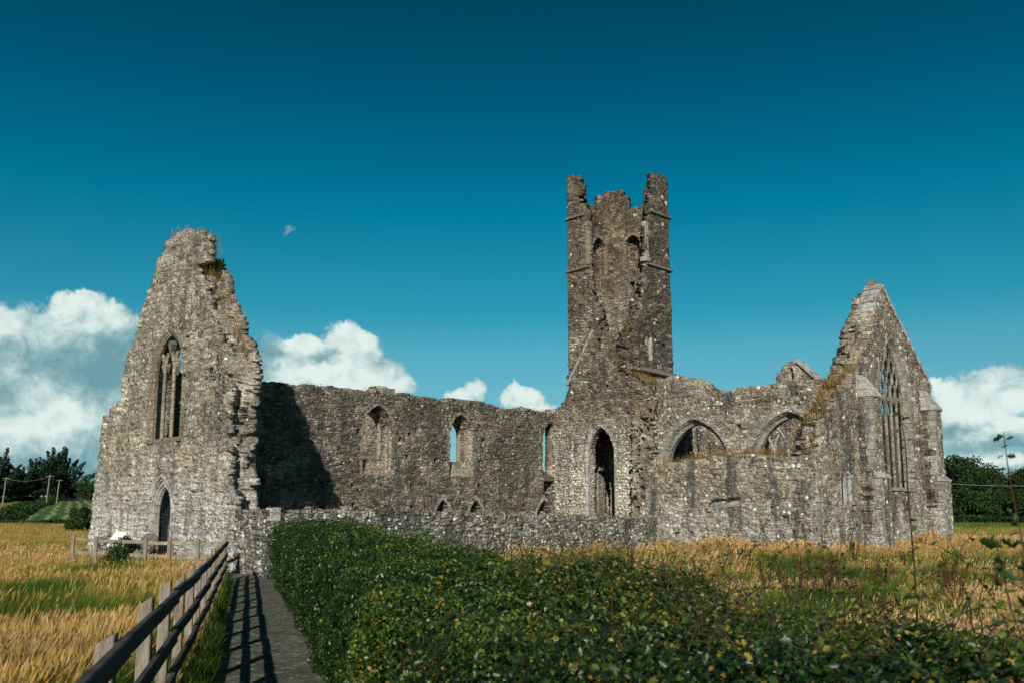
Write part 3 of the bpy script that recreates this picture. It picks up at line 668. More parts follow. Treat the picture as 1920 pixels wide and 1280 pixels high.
# string courses (sloping water tables) on the two outer faces
def table(axis, base, u0, u1, z, d=.17, name='string_course', h=.16):
    m = MB(); n = max(2, int((u1 - u0) / .8))
    m.sweep([(u0 + (u1 - u0) * k / n, z + random.uniform(-.012, .012)) for k in range(n + 1)], [(h * .9, .1), (h * .9, -.02), (-.0, -d), (-.05, -d + .01), (-.07, .1)], axis, base, wob=.01, block=1)
    return m.build(name, M_dressB, tower)
for z, y0, x0 in ((16.9, 34.35, 43.05), (20.35, 34.85, 43.55)):
    # sweep's inward normal points down for a left-to-right path, so run them right to left
    mm = MB(); mm.sweep([(y0, z), (35.6, z), (36.38, z)], [(-.13, .1), (-.12, -.02), (.02, -.17), (.07, -.16), (.09, .1)], 'x', 41.25, wob=.02, block=1); mm.build('string_course', M_string, tower)
    mm = MB(); mm.sweep([(x0, z), (44.6, z), (45.82, z)], [(-.13, .1), (-.12, -.02), (.02, -.17), (.07, -.16), (.09, .1)], 'y', 31.5, wob=.02, block=1); mm.build('string_course', M_string, tower)
mm = MB(); mm.sweep([(41.2, 10.22), (43, 10.2), (45.95, 10.12)], [(-.3, .1), (-.26, -.02), (.0, -.33), (.07, -.32), (.1, .1)], 'y', 31.5, wob=.02, block=1); mm.build('string_course', M_string, tower)
mm = MB(); mm.sweep([(34.15, 12.8), (35.2, 11.2), (36.3, 9.62)], [(-.14, .1), (-.13, -.14), (.02, -.2), (.06, -.18), (.06, .1)], 'x', 41.25, wob=.02, block=1)
tag(mm.build('roof_crease', M_slab, tower), 'sloping pale stone ledge marking the lost nave roof')
mm = MB(); mm.sweep(arch(33.8, 1.06, 5.3, 6.95, -.3), [(-.2, -.02), (-.03, -.03), (.06, .06), (.06, .3), (-.2, .3)], 'x', 41.25, wob=.012, block=2)
mm.build('chancel_arch', M_dressL, tower)
mm = MB(); mm.sweep(lan, [(-.12, -.02), (-.02, -.02), (.06, .1), (.06, .2), (-.12, .2)], 'y', 31.5); mm.box((43.27, 31.66, 11.6), (.34, .04, 1.5)); mm.build('blind_lancet', M_dress, tower)
for (c, w, sp_, ap, b, ax, bs) in ((33.85, .62, 18.9, 19.55, 17.4, 'x', 44.87), (43.45, .66, 18.6, 19.4, 17.0, 'y', 35.4)):
    mm = MB(); mm.sweep(arch(c, w, sp_, ap, b), [(-.2, -.03), (-.01, -.03), (-.01, .2), (-.2, .2)], ax, bs, wob=.03, block=2); mm.build('belfry_arch', M_dressB, tower)
# broken shafts of the belfry windows on the outer faces
mm = MB(); mm.box((41.3, 34.55, 18.3), (.3, .32, 2.5), jit=.03); mm.box((41.3, 34.57, 19.65), (.36, .42, .3), jit=.03)
mm.build('belfry_jamb', M_dressB, tower, bevel=.03)
mm = MB(); mm.box((43.2, 31.6, 18.4), (.34, .3, 2.4), jit=.03); mm.box((43.16, 31.55, 17.15), (.6, .42, .3), jit=.05); mm.box((43.1, 31.5, 17.4), (.34, .36, .22), jit=.05)
mm.build('belfry_jamb', M_dress, tower, bevel=.03)
# rubble stub of the torn-out nave arcade against the tower
def stub_poly(k):
    return [(29.45, -.4), (29.45, 8.3), (30.1, 8.2), (30.6, 8.0), (30.9, 7.2), (31.0, 6.0), (31.1, 5.0), (31.05, 4.2), (30.9, 4.15), (31.1, 3.4), (30.8, 2.4), (30.7, -.4)] if k > 0 else [(29.45, -.4), (29.45, 7.8), (30.0, 7.6), (30.3, 6.0), (30.4, 4.5), (30.3, 4.0), (31.0, 3.2), (30.9, -.4)]
sb = voxwall('wall_stub', M_core, ruin, 'x', 40.5, (29.2, 31.4), (-.4, 8.6), .06, [0, .2, .4, .6, .78], stub_poly, putlogs(np.arange(29.7, 31, .42), np.arange(2.6, 7.8, .55), skip=.35, w=.26, k1=1, jit=.15), (.12, .22, .15, .5), .14, seed=81)

# --- transept: arcade wall, low aisle wall, south gable -------------------------
ac = [(29.42, -.4), (29.42, 9.35), (28.4, 9.45), (27.3, 9.2), (26.4, 8.85), (25.9, 8.35), (25.4, 8.2), (23.5, 8.3), (21.2, 8.32), (19.0, 8.3), (18.62, 8.3), (18.62, -.4)]
A1 = arch(27.05, 2.25, 4.05, 6.91, -.4, 16); A2 = arch(21.5, 2.25, 4.05, 6.91, -.4, 16)
random.seed(31)
ah = [(A1, 0, 3), (A2, 0, 3)] + putlogs((24.3, 24.25, 23.1, 29.2, 18.9), (4.8, 6.3), skip=.4, w=.22)
arc = voxwall('arcade_wall', M_trans, ruin, 'x', 41.0, (18.6, 29.5), (-.4, 9.7), .06, [0, .25, .5, .75, 1.0], ac, ah, (.13, .3, .16, .5), .06, seed=91)
tag(arc, 'arcade wall of the transept with two broad pointed arches')
for c in (27.05, 21.5):
    mm = MB(); mm.sweep(arch(c, 2.25, 4.05, 6.91, -.4, 16), [(-.26, -.02), (-.02, -.03), (.1, .14), (.1, .22), (.26, .36), (.26, .66), (.1, .8), (-.02, 1.02), (-.26, 1.02)], 'x', 41.0, wob=.02, block=3)
    mm.build('arch_moulding', M_dress, arc)
al = [(26.9, -.4), (26.9, 1.9), (26.3, 3.3), (25.9, 3.9), (25.5, 4.2), (24, 4.4), (22, 4.5), (20.8, 4.47), (19, 4.4), (18.2, 4.4), (17.5, 4.4), (17.5, -.4)]
rl = [([(23.1, 2.0), (22.7, 2.52), (21.2, 2.62), (21.2, 2.5), (22.65, 2.4), (23.0, 1.95)], 0, 0), ([(18.9, 1.55), (19.2, 1.55), (19.2, 1.8), (18.9, 1.8)], 0, 0)]
ais = voxwall('aisle_wall', M_trans, ruin, 'x', 35.78, (17.5, 27.0), (-.4, 4.8), .05, [0, .25, .5, .8], al, rl, (.12, .28, .15, .45), .05, seed=101)
tag(ais, 'lower aisle wall in front of the two arches with grass on its top')
mm = MB(); mm.prism([(23.0, 2.0), (22.65, 2.36), (21.25, 2.46), (21.22, 2.22), (22.5, 2.12), (22.8, 1.95)], 'x', 35.72, 35.9); mm.build('pale_lintel', M_slab, ais, bevel=.02)
# quoins
def quoins(x, y, z0, z1, name, parent, mat, dirx=1, diry=1, size=(.42, .26)):
    m = MB(); z = z0; k = 0
    while z < z1:
        h = random.uniform(.26, .4); a, b = (size if k % 2 else size[::-1])
        m.box((x + dirx * (a / 2 - .025), y + diry * (b / 2 - .025), z + h / 2), (a, b, h - .012), jit=.008); z += h; k += 1
    return m.build(name, mat, parent, bevel=.012)
quoins(35.78, 17.5, -.1, 4.3, 'quoin', ais, M_dress)
# south front
sg = [(35.9, -.4), (35.9, 4.4), (36.2, 5.7), (37.0, 6.3), (37.7, 6.8), (38.6, 7.6), (39.6, 8.1), (40.0, 8.3), (40.3, 8.6), (40.7, 9.4), (41.35, 10.0), (41.9, 10.8), (42.4, 11.53), (42.9, 12.2), (43.55, 12.98), (44.6, 12.2), (46.45, 10.78), (48.0, 9.5), (49.3, 8.4), (49.5, 8.3), (49.5, -.4)]
def sg_poly(k):
    o = []
    for x, z in sg:
        if 8.2 < z < 12.9 and x < 43.5: x -= .12 * k * (1 + .5 * math.sin(z * 2.5))
        if 4.3 < z < 8.2 and x < 41: z += (.25 * math.sin(x * 4 + k) - .08 * k)
        o.append((x, z))
    return o
SW = arch(44.42, 1.95, 7.3, 10.6, 3.08, 16)
LN = [(38.15, .14), (38.6, .14)]
gh = [([(49.02, -1), (51, -1), (51, 8.3), (49.06, 8.3)], 0, 4), (SW, 0, 1), (arch(44.6, 2.25, 7.3, 10.9, 3.0, 16), 2, 4)] + [([(37.98, 2.3), (38.92, 2.3), (38.92, 3.4), (38.82, 3.62), (38.68, 3.7), (38.54, 3.6), (38.45, 3.45), (38.36, 3.6), (38.22, 3.7), (38.08, 3.62), (37.98, 3.4)], 0, 2)] + [([(43.5, 12.0), (43.95, 12.05), (43.7, 11.6)], 0, 1)] + putlogs(np.arange(36.8, 49, 1.7), (1.4, 4.7, 6.1), skip=.5, w=.14)
sgw = voxwall('transept_gable_wall', M_trans, ruin, 'y', 17.5, (35.84, 49.3), (-.4, 13.2), .055, [0, .25, .5, .8, 1.1], sg_poly, gh, (.12, .28, .15, .5), .05, seed=111)
tag(sgw, 'steep south gable of the transept with a great traceried window')
# great window: frame, tracery plate, mullions, iron bars, sill
mm = MB(); mm.sweep(SW, [(-.12, -.03), (-.01, -.04), (.05, .06), (.08, .14), (.16, .18), (.2, .26), (.2, .44), (-.02, .5), (-.12, .4)], 'y', 17.5, wob=.01)
mm.prism([(42.4, 2.95), (46.45, 2.95), (46.45, 3.12), (42.4, 3.12)], 'y', 17.4, 18.2)
mm.build('window_frame', M_dress, sgw)
MUL = [(-.055, .34), (-.02, .26), (.02, .26), (.055, .34), (.055, .36), (.02, .44), (-.02, .44), (-.055, .36)]
cs = [44.42 + d for d in (-1.0, -.335, .335, 1.0)]
for c in cs:
    mm = MB(); mm.sweep([(c, 3.1), (c, 4.5), (c, 6.0), (c, 7.25)], MUL, 'y', 17.5, wob=.008, block=1); mm.build('mullion', M_trac, sgw)
for z in (4.35, 5.6, 6.8): mm = MB(); mm.tube([(42.7, 17.85, z), (46.2, 17.85, z)], .018, 5); mm.build('window_bar', M_iron, sgw)
for c in (-1.34, -.67, 0, .67, 1.34): mm = MB(); mm.tube([(44.42 + c, 17.87, 3.1), (44.42 + c, 17.87, 7.2)], .014, 5); mm.build('window_bar', M_iron, sgw)
# reticulated tracery: rows of ogee cells
clear = arch(44.42, 1.7, 7.0, 10.35, None, 16)
cells = []
def ogee(cx, cz, w, h, n=7):
    pts = []
    for k in range(n + 1):
        t = k / n; pts.append((w * (math.sin(t * math.pi) ** .85) * (1 + .12 * math.sin(4 * math.pi * t)), -h + 2 * h * t))
    pts = [(cx + x, cz + z) for x, z in pts]
    return pts + [(2 * cx - x, z) for x, z in pts[::-1][1:-1]]
for row in range(5):
    z = 7.95 + row * .62; n = 5 - row; sh_ = 0
    for k in range(n): cells.append(ogee(44.42 + (k - (n - 1) / 2) * .67, z, .25, .44))
for k in range(5): cells.append(arch(44.42 + (k - 2) * .67, .27, 7.02, 7.42, 6.5, 5))
tp = [(44.42 - 1.7, 6.9)] + clear + [(44.42 + 1.7, 6.9)]
trc = voxwall('window_tracery', M_trac, sgw, 'y', 17.78, (42.5, 46.3), (6.8, 10.6), .03, [0, .04, .11, .15], lambda k: [(44.42 + (x - 44.42) * 1.02, z) for x, z in tp],
    [([(sum(p[0] for p in c) / len(c) + (p[0] - sum(q[0] for q in c) / len(c)) * (1.12 if k != 1 else 1), sum(p[1] for p in c) / len(c) + (p[1] - sum(q[1] for q in c) / len(c)) * (1.08 if k != 1 else 1)) for p in c], k, k) for c in cells for k in range(3)], (.5, .9, .5, .9), .008, seed=5, jit=.004)
mm = MB(); mm.sweep([(37.98, 2.3), (37.98, 3.4), (38.08, 3.62), (38.22, 3.7), (38.36, 3.6), (38.45, 3.45), (38.54, 3.6), (38.68, 3.7), (38.82, 3.62), (38.92, 3.4), (38.92, 2.3)], [(-.1, -.03), (0, -.03), (.025, .04), (.025, .1), (-.1, .1)], 'y', 17.5)
mm.build('lancet_frame', M_dressL, sgw)
mm = MB(); mm.prism([(38.4, 2.3), (38.5, 2.3), (38.5, 3.5), (38.4, 3.5)], 'y', 17.49, 17.6); mm.build('mullion', M_dressL, sgw)
mm = MB(); mm.box((38.45, 17.92, 3.0), (1.2, .04, 1.6)); mm.build('lancet_blocking', M_dress, sgw)
# coping along the gable
mm = MB()
def coping(p, q, a, b, n):
    for k in range(n):
        t0, t1 = k / n, (k + 1) / n - .07 / n
        u0, z0 = p[0] + (q[0] - p[0]) * t0, p[1] + (q[1] - p[1]) * t0; u1, z1 = p[0] + (q[0] - p[0]) * t1, p[1] + (q[1] - p[1]) * t1
        j = random.uniform(-.03, .03); mm.prism([(u0, z0 + j), (u1, z1 + j), (u1 + .1, z1 + .17 + j), (u0 + .1, z0 + .17 + j)] if q[0] > p[0] else [(u0, z0 + j), (u0 - .12, z0 + .17 + j), (u1 - .12, z1 + .17 + j), (u1, z1 + j)], 'y', a + random.uniform(-.02, .02), b)
coping((43.58, 12.98), (49.35, 8.42), 17.42, 18.4, 12); coping((43.54, 12.98), (42.35, 11.45), 17.44, 18.3, 6)
mm.build('gable_coping', M_slab, sgw, bevel=.015)
mm = MB(); mm.box((43.5, 17.9, 13.2), (.32, .4, .42), jit=.02, taper=.9); mm.build('finial_stump', M_dressB, sgw, bevel=.02); mm = MB(); mm.box((49.15, 17.85, 8.2), (.5, .7, .4), jit=.02); mm.build('kneeler_stone', M_dressB, sgw, bevel=.02)
def buttress(x0, x1, base_p, mid_z, top_z, label):
    """stepped buttress against the south front; y grows inwards"""
    m_ = []
    b = voxwall('buttress', M_trans, ruin, 'y', 17.5 - base_p, (x0 - .1, x1 + .1), (-.4, mid_z + .1), .055, [0, base_p * .5, base_p + .12], [(x0 - .05, -.4), (x0, mid_z), (x1, mid_z), (x1 + .08, -.4)], (), (.22, .36, .25, .6), .03, seed=int(x0 * 7), rag=.1)
    p2 = base_p - .22
    b2 = voxwall('buttress_stage', M_trans, b, 'y', 17.5 - p2, (x0 - .1, x1), (mid_z - .1, top_z + .1), .055, [0, p2 * .5, p2 + .12], [(x0 + .06, mid_z - .1), (x0 + .06, top_z), (x1 - .1, top_z), (x1 - .1, mid_z - .1)], (), (.22, .36, .25, .6), .03, seed=int(x0 * 9), rag=.1)
    q = MB(); xa, xb = x0 - .06, x1 + .04
    def weather(xa, xb, yo, yi, z, h):
        V = [(xa, yo, z), (xb, yo, z), (xb, yi, z + h), (xa, yi, z + h), (xa, yo + .02, z - .09), (xb, yo + .02, z - .09), (xb, yi, z - .09), (xa, yi, z - .09)]
        q = MB(); q.add(V, [(0, 1, 2, 3), (4, 7, 6, 5), (0, 4, 5, 1), (1, 5, 6, 2), (2, 6, 7, 3), (3, 7, 4, 0)]); q.build('weathering_slab', M_slab, b, bevel=.012)
    weather(xa + .06, xb - .08, 17.5 - p2 - .09, 17.52, top_z, 1.02)
    weather(xa, xb, 17.5 - base_p - .07, 17.5 - p2 + .02, mid_z, .26)
    quoins(x0 + .01, 17.5 - base_p + .0, -.1, mid_z - .15, 'quoin', b, M_dress, size=(.4, .3))
    quoins(x0 + .07, 17.5 - p2 + .0, mid_z + .25, top_z - .15, 'quoin', b, M_dress, size=(.38, .3))
    tag(b, label)
buttress(40.05, 41.25, .85, 3.55, 7.3, 'left stepped buttress beside the great window')
buttress(47.75, 48.95, .85, 3.55, 7.25, 'right stepped buttress at the far corner of the gable')
# transept east wall seen through the arches, with its own window
tew = [(18.62, -.4), (18.62, 7.0), (22, 7.2), (27, 7.3), (31.4, 7.3), (31.4, -.4)]
EW = arch(26.2, 1.0, 5.2, 7.0, 1.5, 10)
tewo = voxwall('transept_east_wall', M_trans, ruin, 'x', 48.0, (18.6, 31.4), (-.4, 7.6), .08, [0, .4, .8], tew, [(EW, 0, 1)], (.14, .3, .2, .5), .06, seed=121)
mm = MB(); mm.sweep(EW, [(-.1, -.03), (0, -.04), (.12, .15), (.12, .5), (-.1, .5)], 'x', 48.0, wob=.01)
for u0 in (26.2,):
    mm.sweep([(u0, 1.5), (u0, 5.2)], BAR, 'x', 48.0, block=1)
    mm.sweep(arc_pts(u0 - 1.9, 1.9, 0, .7, 5.2), BAR, 'x', 48.0); mm.sweep([(2 * u0 - x, z) for x, z in arc_pts(u0 - 1.9, 1.9, 0, .7, 5.2)], BAR, 'x', 48.0)
mm.build('window_frame', M_dressL, tewo)

voxwall('choir_wall', M_core, ruin, 'y', 31.5, (45.75, 60), (-.4, 7.4), .1, [0, .4, .8], top_line(45.7, 60, 7.0, .2, 61) + [(60.1, -.4), (45.7, -.4)], (), (.2, .35, .3, .7), .06, seed=171)  # choir walls added so the view through the tower arch stays dark
voxwall('choir_wall', M_core, ruin, 'x', 59.0, (32.3, 37.5), (-.4, 7.2), .1, [0, .4, .8], [(32.2, -.4), (32.2, 6.8), (37.6, 6.9), (37.6, -.4)], (), (.2, .35, .3, .7), .06, seed=173)
voxwall('choir_wall', M_core, ruin, 'y', 37.5, (45.75, 60), (-.4, 7.4), .1, [0, .4, .8], [(45.7, -.4), (45.7, 6.6), (60.1, 6.5), (60.1, -.4)], (), (.2, .35, .3, .7), .06, seed=177)
# --- other standing pieces --------------------------------------------------------
lt = top_line(14.9, 36.0, 0, .12, 9, 50); lt = [(x, z + 2.1 - .42 * min(1, (x - 14.9) / 18)) for x, z in lt]
lw = voxwall('low_stone_wall', M_low, None, 'y', 25.8, (14.9, 35.7), (-.4, 2.5), .045, [0, .22, .44, .66], [(14.9, -.4)] + lt + [(36, -.4)], (), (.10, .24, .1, .34), .055, seed=131)
tag(lw, 'chest-high lichened rubble wall running behind the hedge to the transept', 'stone wall')
ww_ = voxwall('end_wall', M_low, lw, 'x', 14.84, (25.78, 28.12), (-.4, 2.4), .04, [0, .25, .5], [(25.75, -.4), (25.75, 2.08), (26.2, 2.1), (27, 2.12), (28.15, 2.15), (28.15, -.4)], (), (.10, .24, .1, .34), .055, seed=133)
mm = MB(); mm.box((15.0, 25.93, 1.98), (.36, .34, .42), jit=.015); mm.build('corner_block', M_dressL, lw, bevel=.02)
mm = MB(); random.seed(77)
for k in range(46):   # upright cope stones along the crest
    x = random.uniform(15.3, 35.3); h = random.uniform(.15, .34); z = 2.06 - .42 * min(1, (x - 14.9) / 18)
    mm = MB(); mm.box((x, 25.8 + random.uniform(.12, .5), z + h * .3), (random.uniform(.1, .3), random.uniform(.2, .35), h), Matrix.Rotation(random.uniform(-.3, .3), 3, 'Y'), .03, taper=.7); mm.build('cope_stone', M_low, lw, bevel=.02)

sgp = [(28.6, -.4), (28.6, 9.6), (28.1, 10.04), (27.7, 10.7), (27.37, 11.05), (26.88, 11.3), (26.4, 11.25), (25.1, 9.9), (24.6, 9.4), (24.6, -.4)]
g2 = voxwall('ruined_gable', M_trans, None, 'x', 52.0, (24.5, 28.8), (-.4, 11.5), .07, [0, .25, .5], sgp, [([(26.72, 10.2), (26.95, 10.2), (26.95, 10.85), (26.72, 10.85)], 0, 1)], (.13, .28, .18, .5), .07, seed=141)
tag(g2, 'small ruined gable with a slit window peeping over the arcade wall', 'gable')
mm = MB(); mm.prism([(26.45, 11.2), (25.0, 9.75), (24.85, 9.88), (26.35, 11.4)], 'x', 51.85, 52.6); mm.build('gable_coping', M_slab, g2, bevel=.02)
hp = [(30.5, -.4), (30.5, 8.0), (31.8, 8.3), (32.33, 9.0), (32.72, 9.5), (33.33, 9.74), (34.39, 9.6), (34.8, 9.2), (35.4, 8.2), (36, 7.6), (36, -.4)]
h2 = voxwall('cloister_wall', M_gable, None, 'y', 45.0, (30.4, 36.1), (-.4, 10), .08, [0, .4, .8], hp, (), (.14, .3, .2, .5), .08, seed=151)
tag(h2, 'fragment of a further ruined wall seen through the nave windows and above the wall top', 'stone wall')

# ------------------------------------------------------------------ the land
def W(r, g, z=0): return Vector(((r + g) * R45, (g - r) * R45, z))
def hz(r, g):
    """height of the ground at r metres right of and g metres ahead (NE) of the viewpoint"""
    r = np.asarray(r, float); g = np.asarray(g, float)
    z = .5 * np.clip(1 - g / 27, 0, 1.5)
    f = np.clip((-r / np.maximum(np.abs(g), 1) - .28) / .14, 0, 1)
    z = z + f * 3.5 * np.clip((g - 100) / 190, 0, 1.15)
    return z + .06 * (vnoise(r * .25, g * .25, 3) - .5) * (g < 90)
FENCE = lambda g: -.62 - .294 * g
PL = lambda g: -.30 - .306 * g
PR = lambda g: 1.04 - .305 * g

def ground_mat():
    m, T, b, out = new_mat('meadow_ground'); P = pos(T)
    c = T.ramp(T.noise(P, .25, 5, .65), [(.35, (.08, .10, .022)), (.5, (.20, .165, .055)), (.62, (.34, .23, .10))])
    c = T.mix(1.0, c, T.ramp(T.noise(P, 6, 4, .7), [(.3, .5), (.7, 1.4)]), 'MULTIPLY')
    T.l.new(c, b.inputs['Base Color'])
    bp = T.new('ShaderNodeBump'); bp.inputs['Strength'].default_value = .8; bp.inputs['Distance'].default_value = .08
    T.l.new(T.noise(P, 9, 4, .7), bp.inputs['Height']); T.l.new(bp.outputs[0], b.inputs['Normal'])
    return m
def field_mat(name, cols, stripe=None):
    m, T, b, out = new_mat(name); P = pos(T)
    c = T.ramp(T.noise(P, .08, 5, .7), [(.35, cols[0]), (.65, cols[1])])
    if stripe:
        d, w = stripe
        n = T.new('ShaderNodeVectorMath', operation='DOT_PRODUCT'); T.l.new(T.vmath('ADD', P, T.vmath('SCALE', T.noise(P, .06, 2, .5, 1), scale=3.0)), n.inputs[0]); n.inputs[1].default_value = d
        s = T.math('SINE', T.math('MULTIPLY', n.outputs['Value'], 2 * math.pi / w))
        c = T.mix(T.smooth(s, .55, .85), c, (.30, .27, .10))
        c = T.mix(T.smooth(s, -.9, -1.0), c, (.03, .05, .015))
    c = T.mix(1.0, c, T.ramp(T.noise(P, 1.5, 4, .7), [(.3, .7), (.7, 1.25)]), 'MULTIPLY')
    T.l.new(c, b.inputs['Base Color'])
    return m
def sheet(name, rs, gs, mat, dz=0.0, fn=None, **kw):
    Rr, G = np.meshgrid(rs, gs, indexing='ij')
    if fn: Rr = fn(Rr, G)
    Z = hz(Rr, G) + dz
    V = np.stack([(Rr + G) * R45, (G - Rr) * R45, Z], -1).reshape(-1, 3)
    n, m = Rr.shape; I, J = np.meshgrid(np.arange(n - 1), np.arange(m - 1), indexing='ij'); I = I.ravel(); J = J.ravel()
    F = np.stack([I * m + J, (I + 1) * m + J, (I + 1) * m + J + 1, I * m + J + 1], 1)
    return tag(mesh_np(name, V, F, mat, smooth=True), **kw)
def spaced(a, b, fine, k=1.12):
    o = [0.0]; s = fine
    while o[-1] < max(abs(a), abs(b)): o.append(o[-1] + s); s *= k
    o = np.array(o); o = np.unique(np.r_[-o, o]); return o[(o >= a) & (o <= b)]
sheet('ground', spaced(-1600, 1600, 1.0, 1.06), spaced(-60, 2500, 1.0, 1.05), ground_mat(), kind='structure')
M_pathm, T, b, out = new_mat('worn_tarmac_path'); P = pos(T)
c = T.ramp(T.noise(P, 2.5, 5, .7), [(.3, (.035, .042, .036)), (.5, (.08, .085, .07)), (.7, (.14, .14, .11))])
pale_flecks = T.noise(scalev(T, P, (9, 9, 1)), 1.0, 6, .8)
c = T.mix(T.math('MULTIPLY', T.smooth(pale_flecks, .54, .62), .9), c, (.36, .34, .27))  # pale flecks scattered over the path surface
c = T.mix(T.math('MULTIPLY', T.smooth(T.noise(P, 1.3, 4, .7), .55, .7), .5), c, (.05, .07, .025))
T.l.new(c, b.inputs['Base Color'])
bp = T.new('ShaderNodeBump'); bp.inputs['Strength'].default_value = .9; bp.inputs['Distance'].default_value = .03
T.l.new(T.noise(P, 14, 5, .75), bp.inputs['Height']); T.l.new(bp.outputs[0], b.inputs['Normal'])
sheet('path', np.linspace(0, 1, 9), np.linspace(-3, 30.0, 80), M_pathm, .035, lambda t, g: PL(g) + (PR(g) + .25 - PL(g)) * t + .04 * np.sin(g * 3 + t * 9) * (np.abs(t - .5) > .45), kind='structure')
# far fields on the rising ground to the left, and the flat pasture on the right
sheet('pasture_field', np.linspace(0, 1, 12), np.linspace(99, 262, 20), field_mat('pasture', ((.05, .105, .015), (.09, .15, .025))), .25, lambda t, g: (-.88 + .28 * t) * g + (t) * (g - 100) * .0, kind='structure')
# direction along which the swaths run, expressed in world axes
sd = W(154, 76).normalized()
sheet('mown_field', np.linspace(0, 1, 12), np.linspace(97, 262, 30), field_mat('mown', ((.045, .10, .015), (.08, .135, .025)), ((sd.x, sd.y, 0), 2.1)), .32, lambda t, g: (-.553 - .05 * t) * g * 0 + g * (-.56 + .1 * t), kind='structure')
sheet('field_strip', np.linspace(40, 260, 12), np.linspace(104, 150, 8), field_mat('strip', ((.07, .13, .02), (.13, .17, .03))), .2, kind='structure')

# ------------------------------------------------------------------ grass
def blades(name, mat, X, Y, Z, H, Wd, tone, lean, heads=None, parent=None, segs=2, seed=0):
    """X,Y,Z feet; H heights; Wd widths; lean (n,2) of the tip; heads: mask of blades that carry a seed head"""
    rg = np.random.RandomState(seed); n = len(X); a = rg.uniform(0, math.pi, n)
    dx, dy = np.cos(a) * Wd / 2, np.sin(a) * Wd / 2
    mid = .55
    mx, my, mz = X + lean[:, 0] * .3, Y + lean[:, 1] * .3, Z + H * mid
    tx, ty = X + lean[:, 0], Y + lean[:, 1]; tz = Z + H * np.clip(1 - (lean ** 2).sum(1) / np.maximum(H, .05) ** 2 * .35, .5, 1)
    V = np.stack([np.stack([X - dx, Y - dy, Z - .03], 1), np.stack([X + dx, Y + dy, Z - .03], 1),
                  np.stack([mx + dx * .8, my + dy * .8, mz], 1), np.stack([mx - dx * .8, my - dy * .8, mz], 1),
                  np.stack([tx, ty, tz], 1)], 1).reshape(-1, 3)
    b = np.arange(n) * 5
    Q = np.stack([b, b + 1, b + 2, b + 3], 1); T3 = np.stack([b + 3, b + 2, b + 4], 1)
    tn = np.r_[np.clip(tone - .12, 0, 1), np.clip(tone, 0, 1)]; fs = [Q, T3]
    if heads is not None and heads.any():
        k = np.where(heads)[0]; m = len(k); w = Wd[k] * 1.1 + .004; L = H[k] * .2
        ux, uy, uz = (tx - mx)[k], (ty - my)[k], (tz - mz)[k]; ln = np.sqrt(ux ** 2 + uy ** 2 + uz ** 2) + 1e-6; ux, uy, uz = ux / ln, uy / ln, uz / ln
        cx, cy = np.cos(a[k]) * w, np.sin(a[k]) * w
        p0 = np.stack([tx[k] - ux * L, ty[k] - uy * L, tz[k] - uz * L], 1); p2 = np.stack([tx[k] + ux * L * .25, ty[k] + uy * L * .25, tz[k] + uz * L * .25], 1)
        pm = (p0 * .55 + p2 * .45); pl = pm + np.stack([cx, cy, 0 * cx], 1); pr = pm - np.stack([cx, cy, 0 * cx], 1)
        V2 = np.stack([p0, pl, p2, pr], 1).reshape(-1, 3); bb = len(V) + np.arange(m) * 4
        V = np.concatenate([V, V2]); fs[0] = np.concatenate([Q, np.stack([bb, bb + 1, bb + 2, bb + 3], 1)])
        tn = np.r_[np.clip(tone - .12, 0, 1), np.clip(tone[k] + .12, 0, .95), np.clip(tone, 0, 1)]
    return mesh_np(name, V, fs, mat, parent, {'rnd': ('FACE', tn)})

def meadow(name, n, pxr, gr, height, tonef, excl, seed, lean=(.28, .0), wmin=.0033, cl=8, k=1.0, heads=.5, gpow=1.6):
    rg = np.random.RandomState(seed); m = n // cl
    g = (gr[0] ** (1 - gpow) + rg.rand(m) * (gr[1] ** (1 - gpow) - gr[0] ** (1 - gpow))) ** (1 / (1 - gpow))
    r = (rg.uniform(pxr[0], pxr[1], m) - 960) / 1660 * g
    g = np.repeat(g, cl) + rg.normal(0, .09, m * cl) * (1 + np.repeat(g, cl) * .02); r = np.repeat(r, cl) + rg.normal(0, .09, m * cl) * (1 + g * .02)
    keep = ~excl(r, g); r, g = r[keep], g[keep]; n = len(r)
    X, Y = (r + g) * R45, (g - r) * R45; Z = hz(r, g)
    big = fbm(r * .35, g * .35, seed + 5, 3)
    H = height(r, g) * rg.uniform(.55, 1.15, n) * (.75 + .5 * big / .47)
    L = rg.normal(0, .12, (n, 2)) * H[:, None]; lr = lean[0] * H * rg.uniform(.3, 1.3, n); lg = lean[1] * H
    L[:, 0] += (lr + lg) * R45; L[:, 1] += (lg - lr) * R45
    wd = np.maximum(wmin, g * .00036) * rg.uniform(.7, 1.4, n)
    tone = tonef(r, g) + rg.normal(0, .1, n)
    hd = (rg.rand(n) < heads) & (tone > .4)
    return blades(name, M_grass, X, Y, Z, H, wd, tone, L, hd, seed=seed)

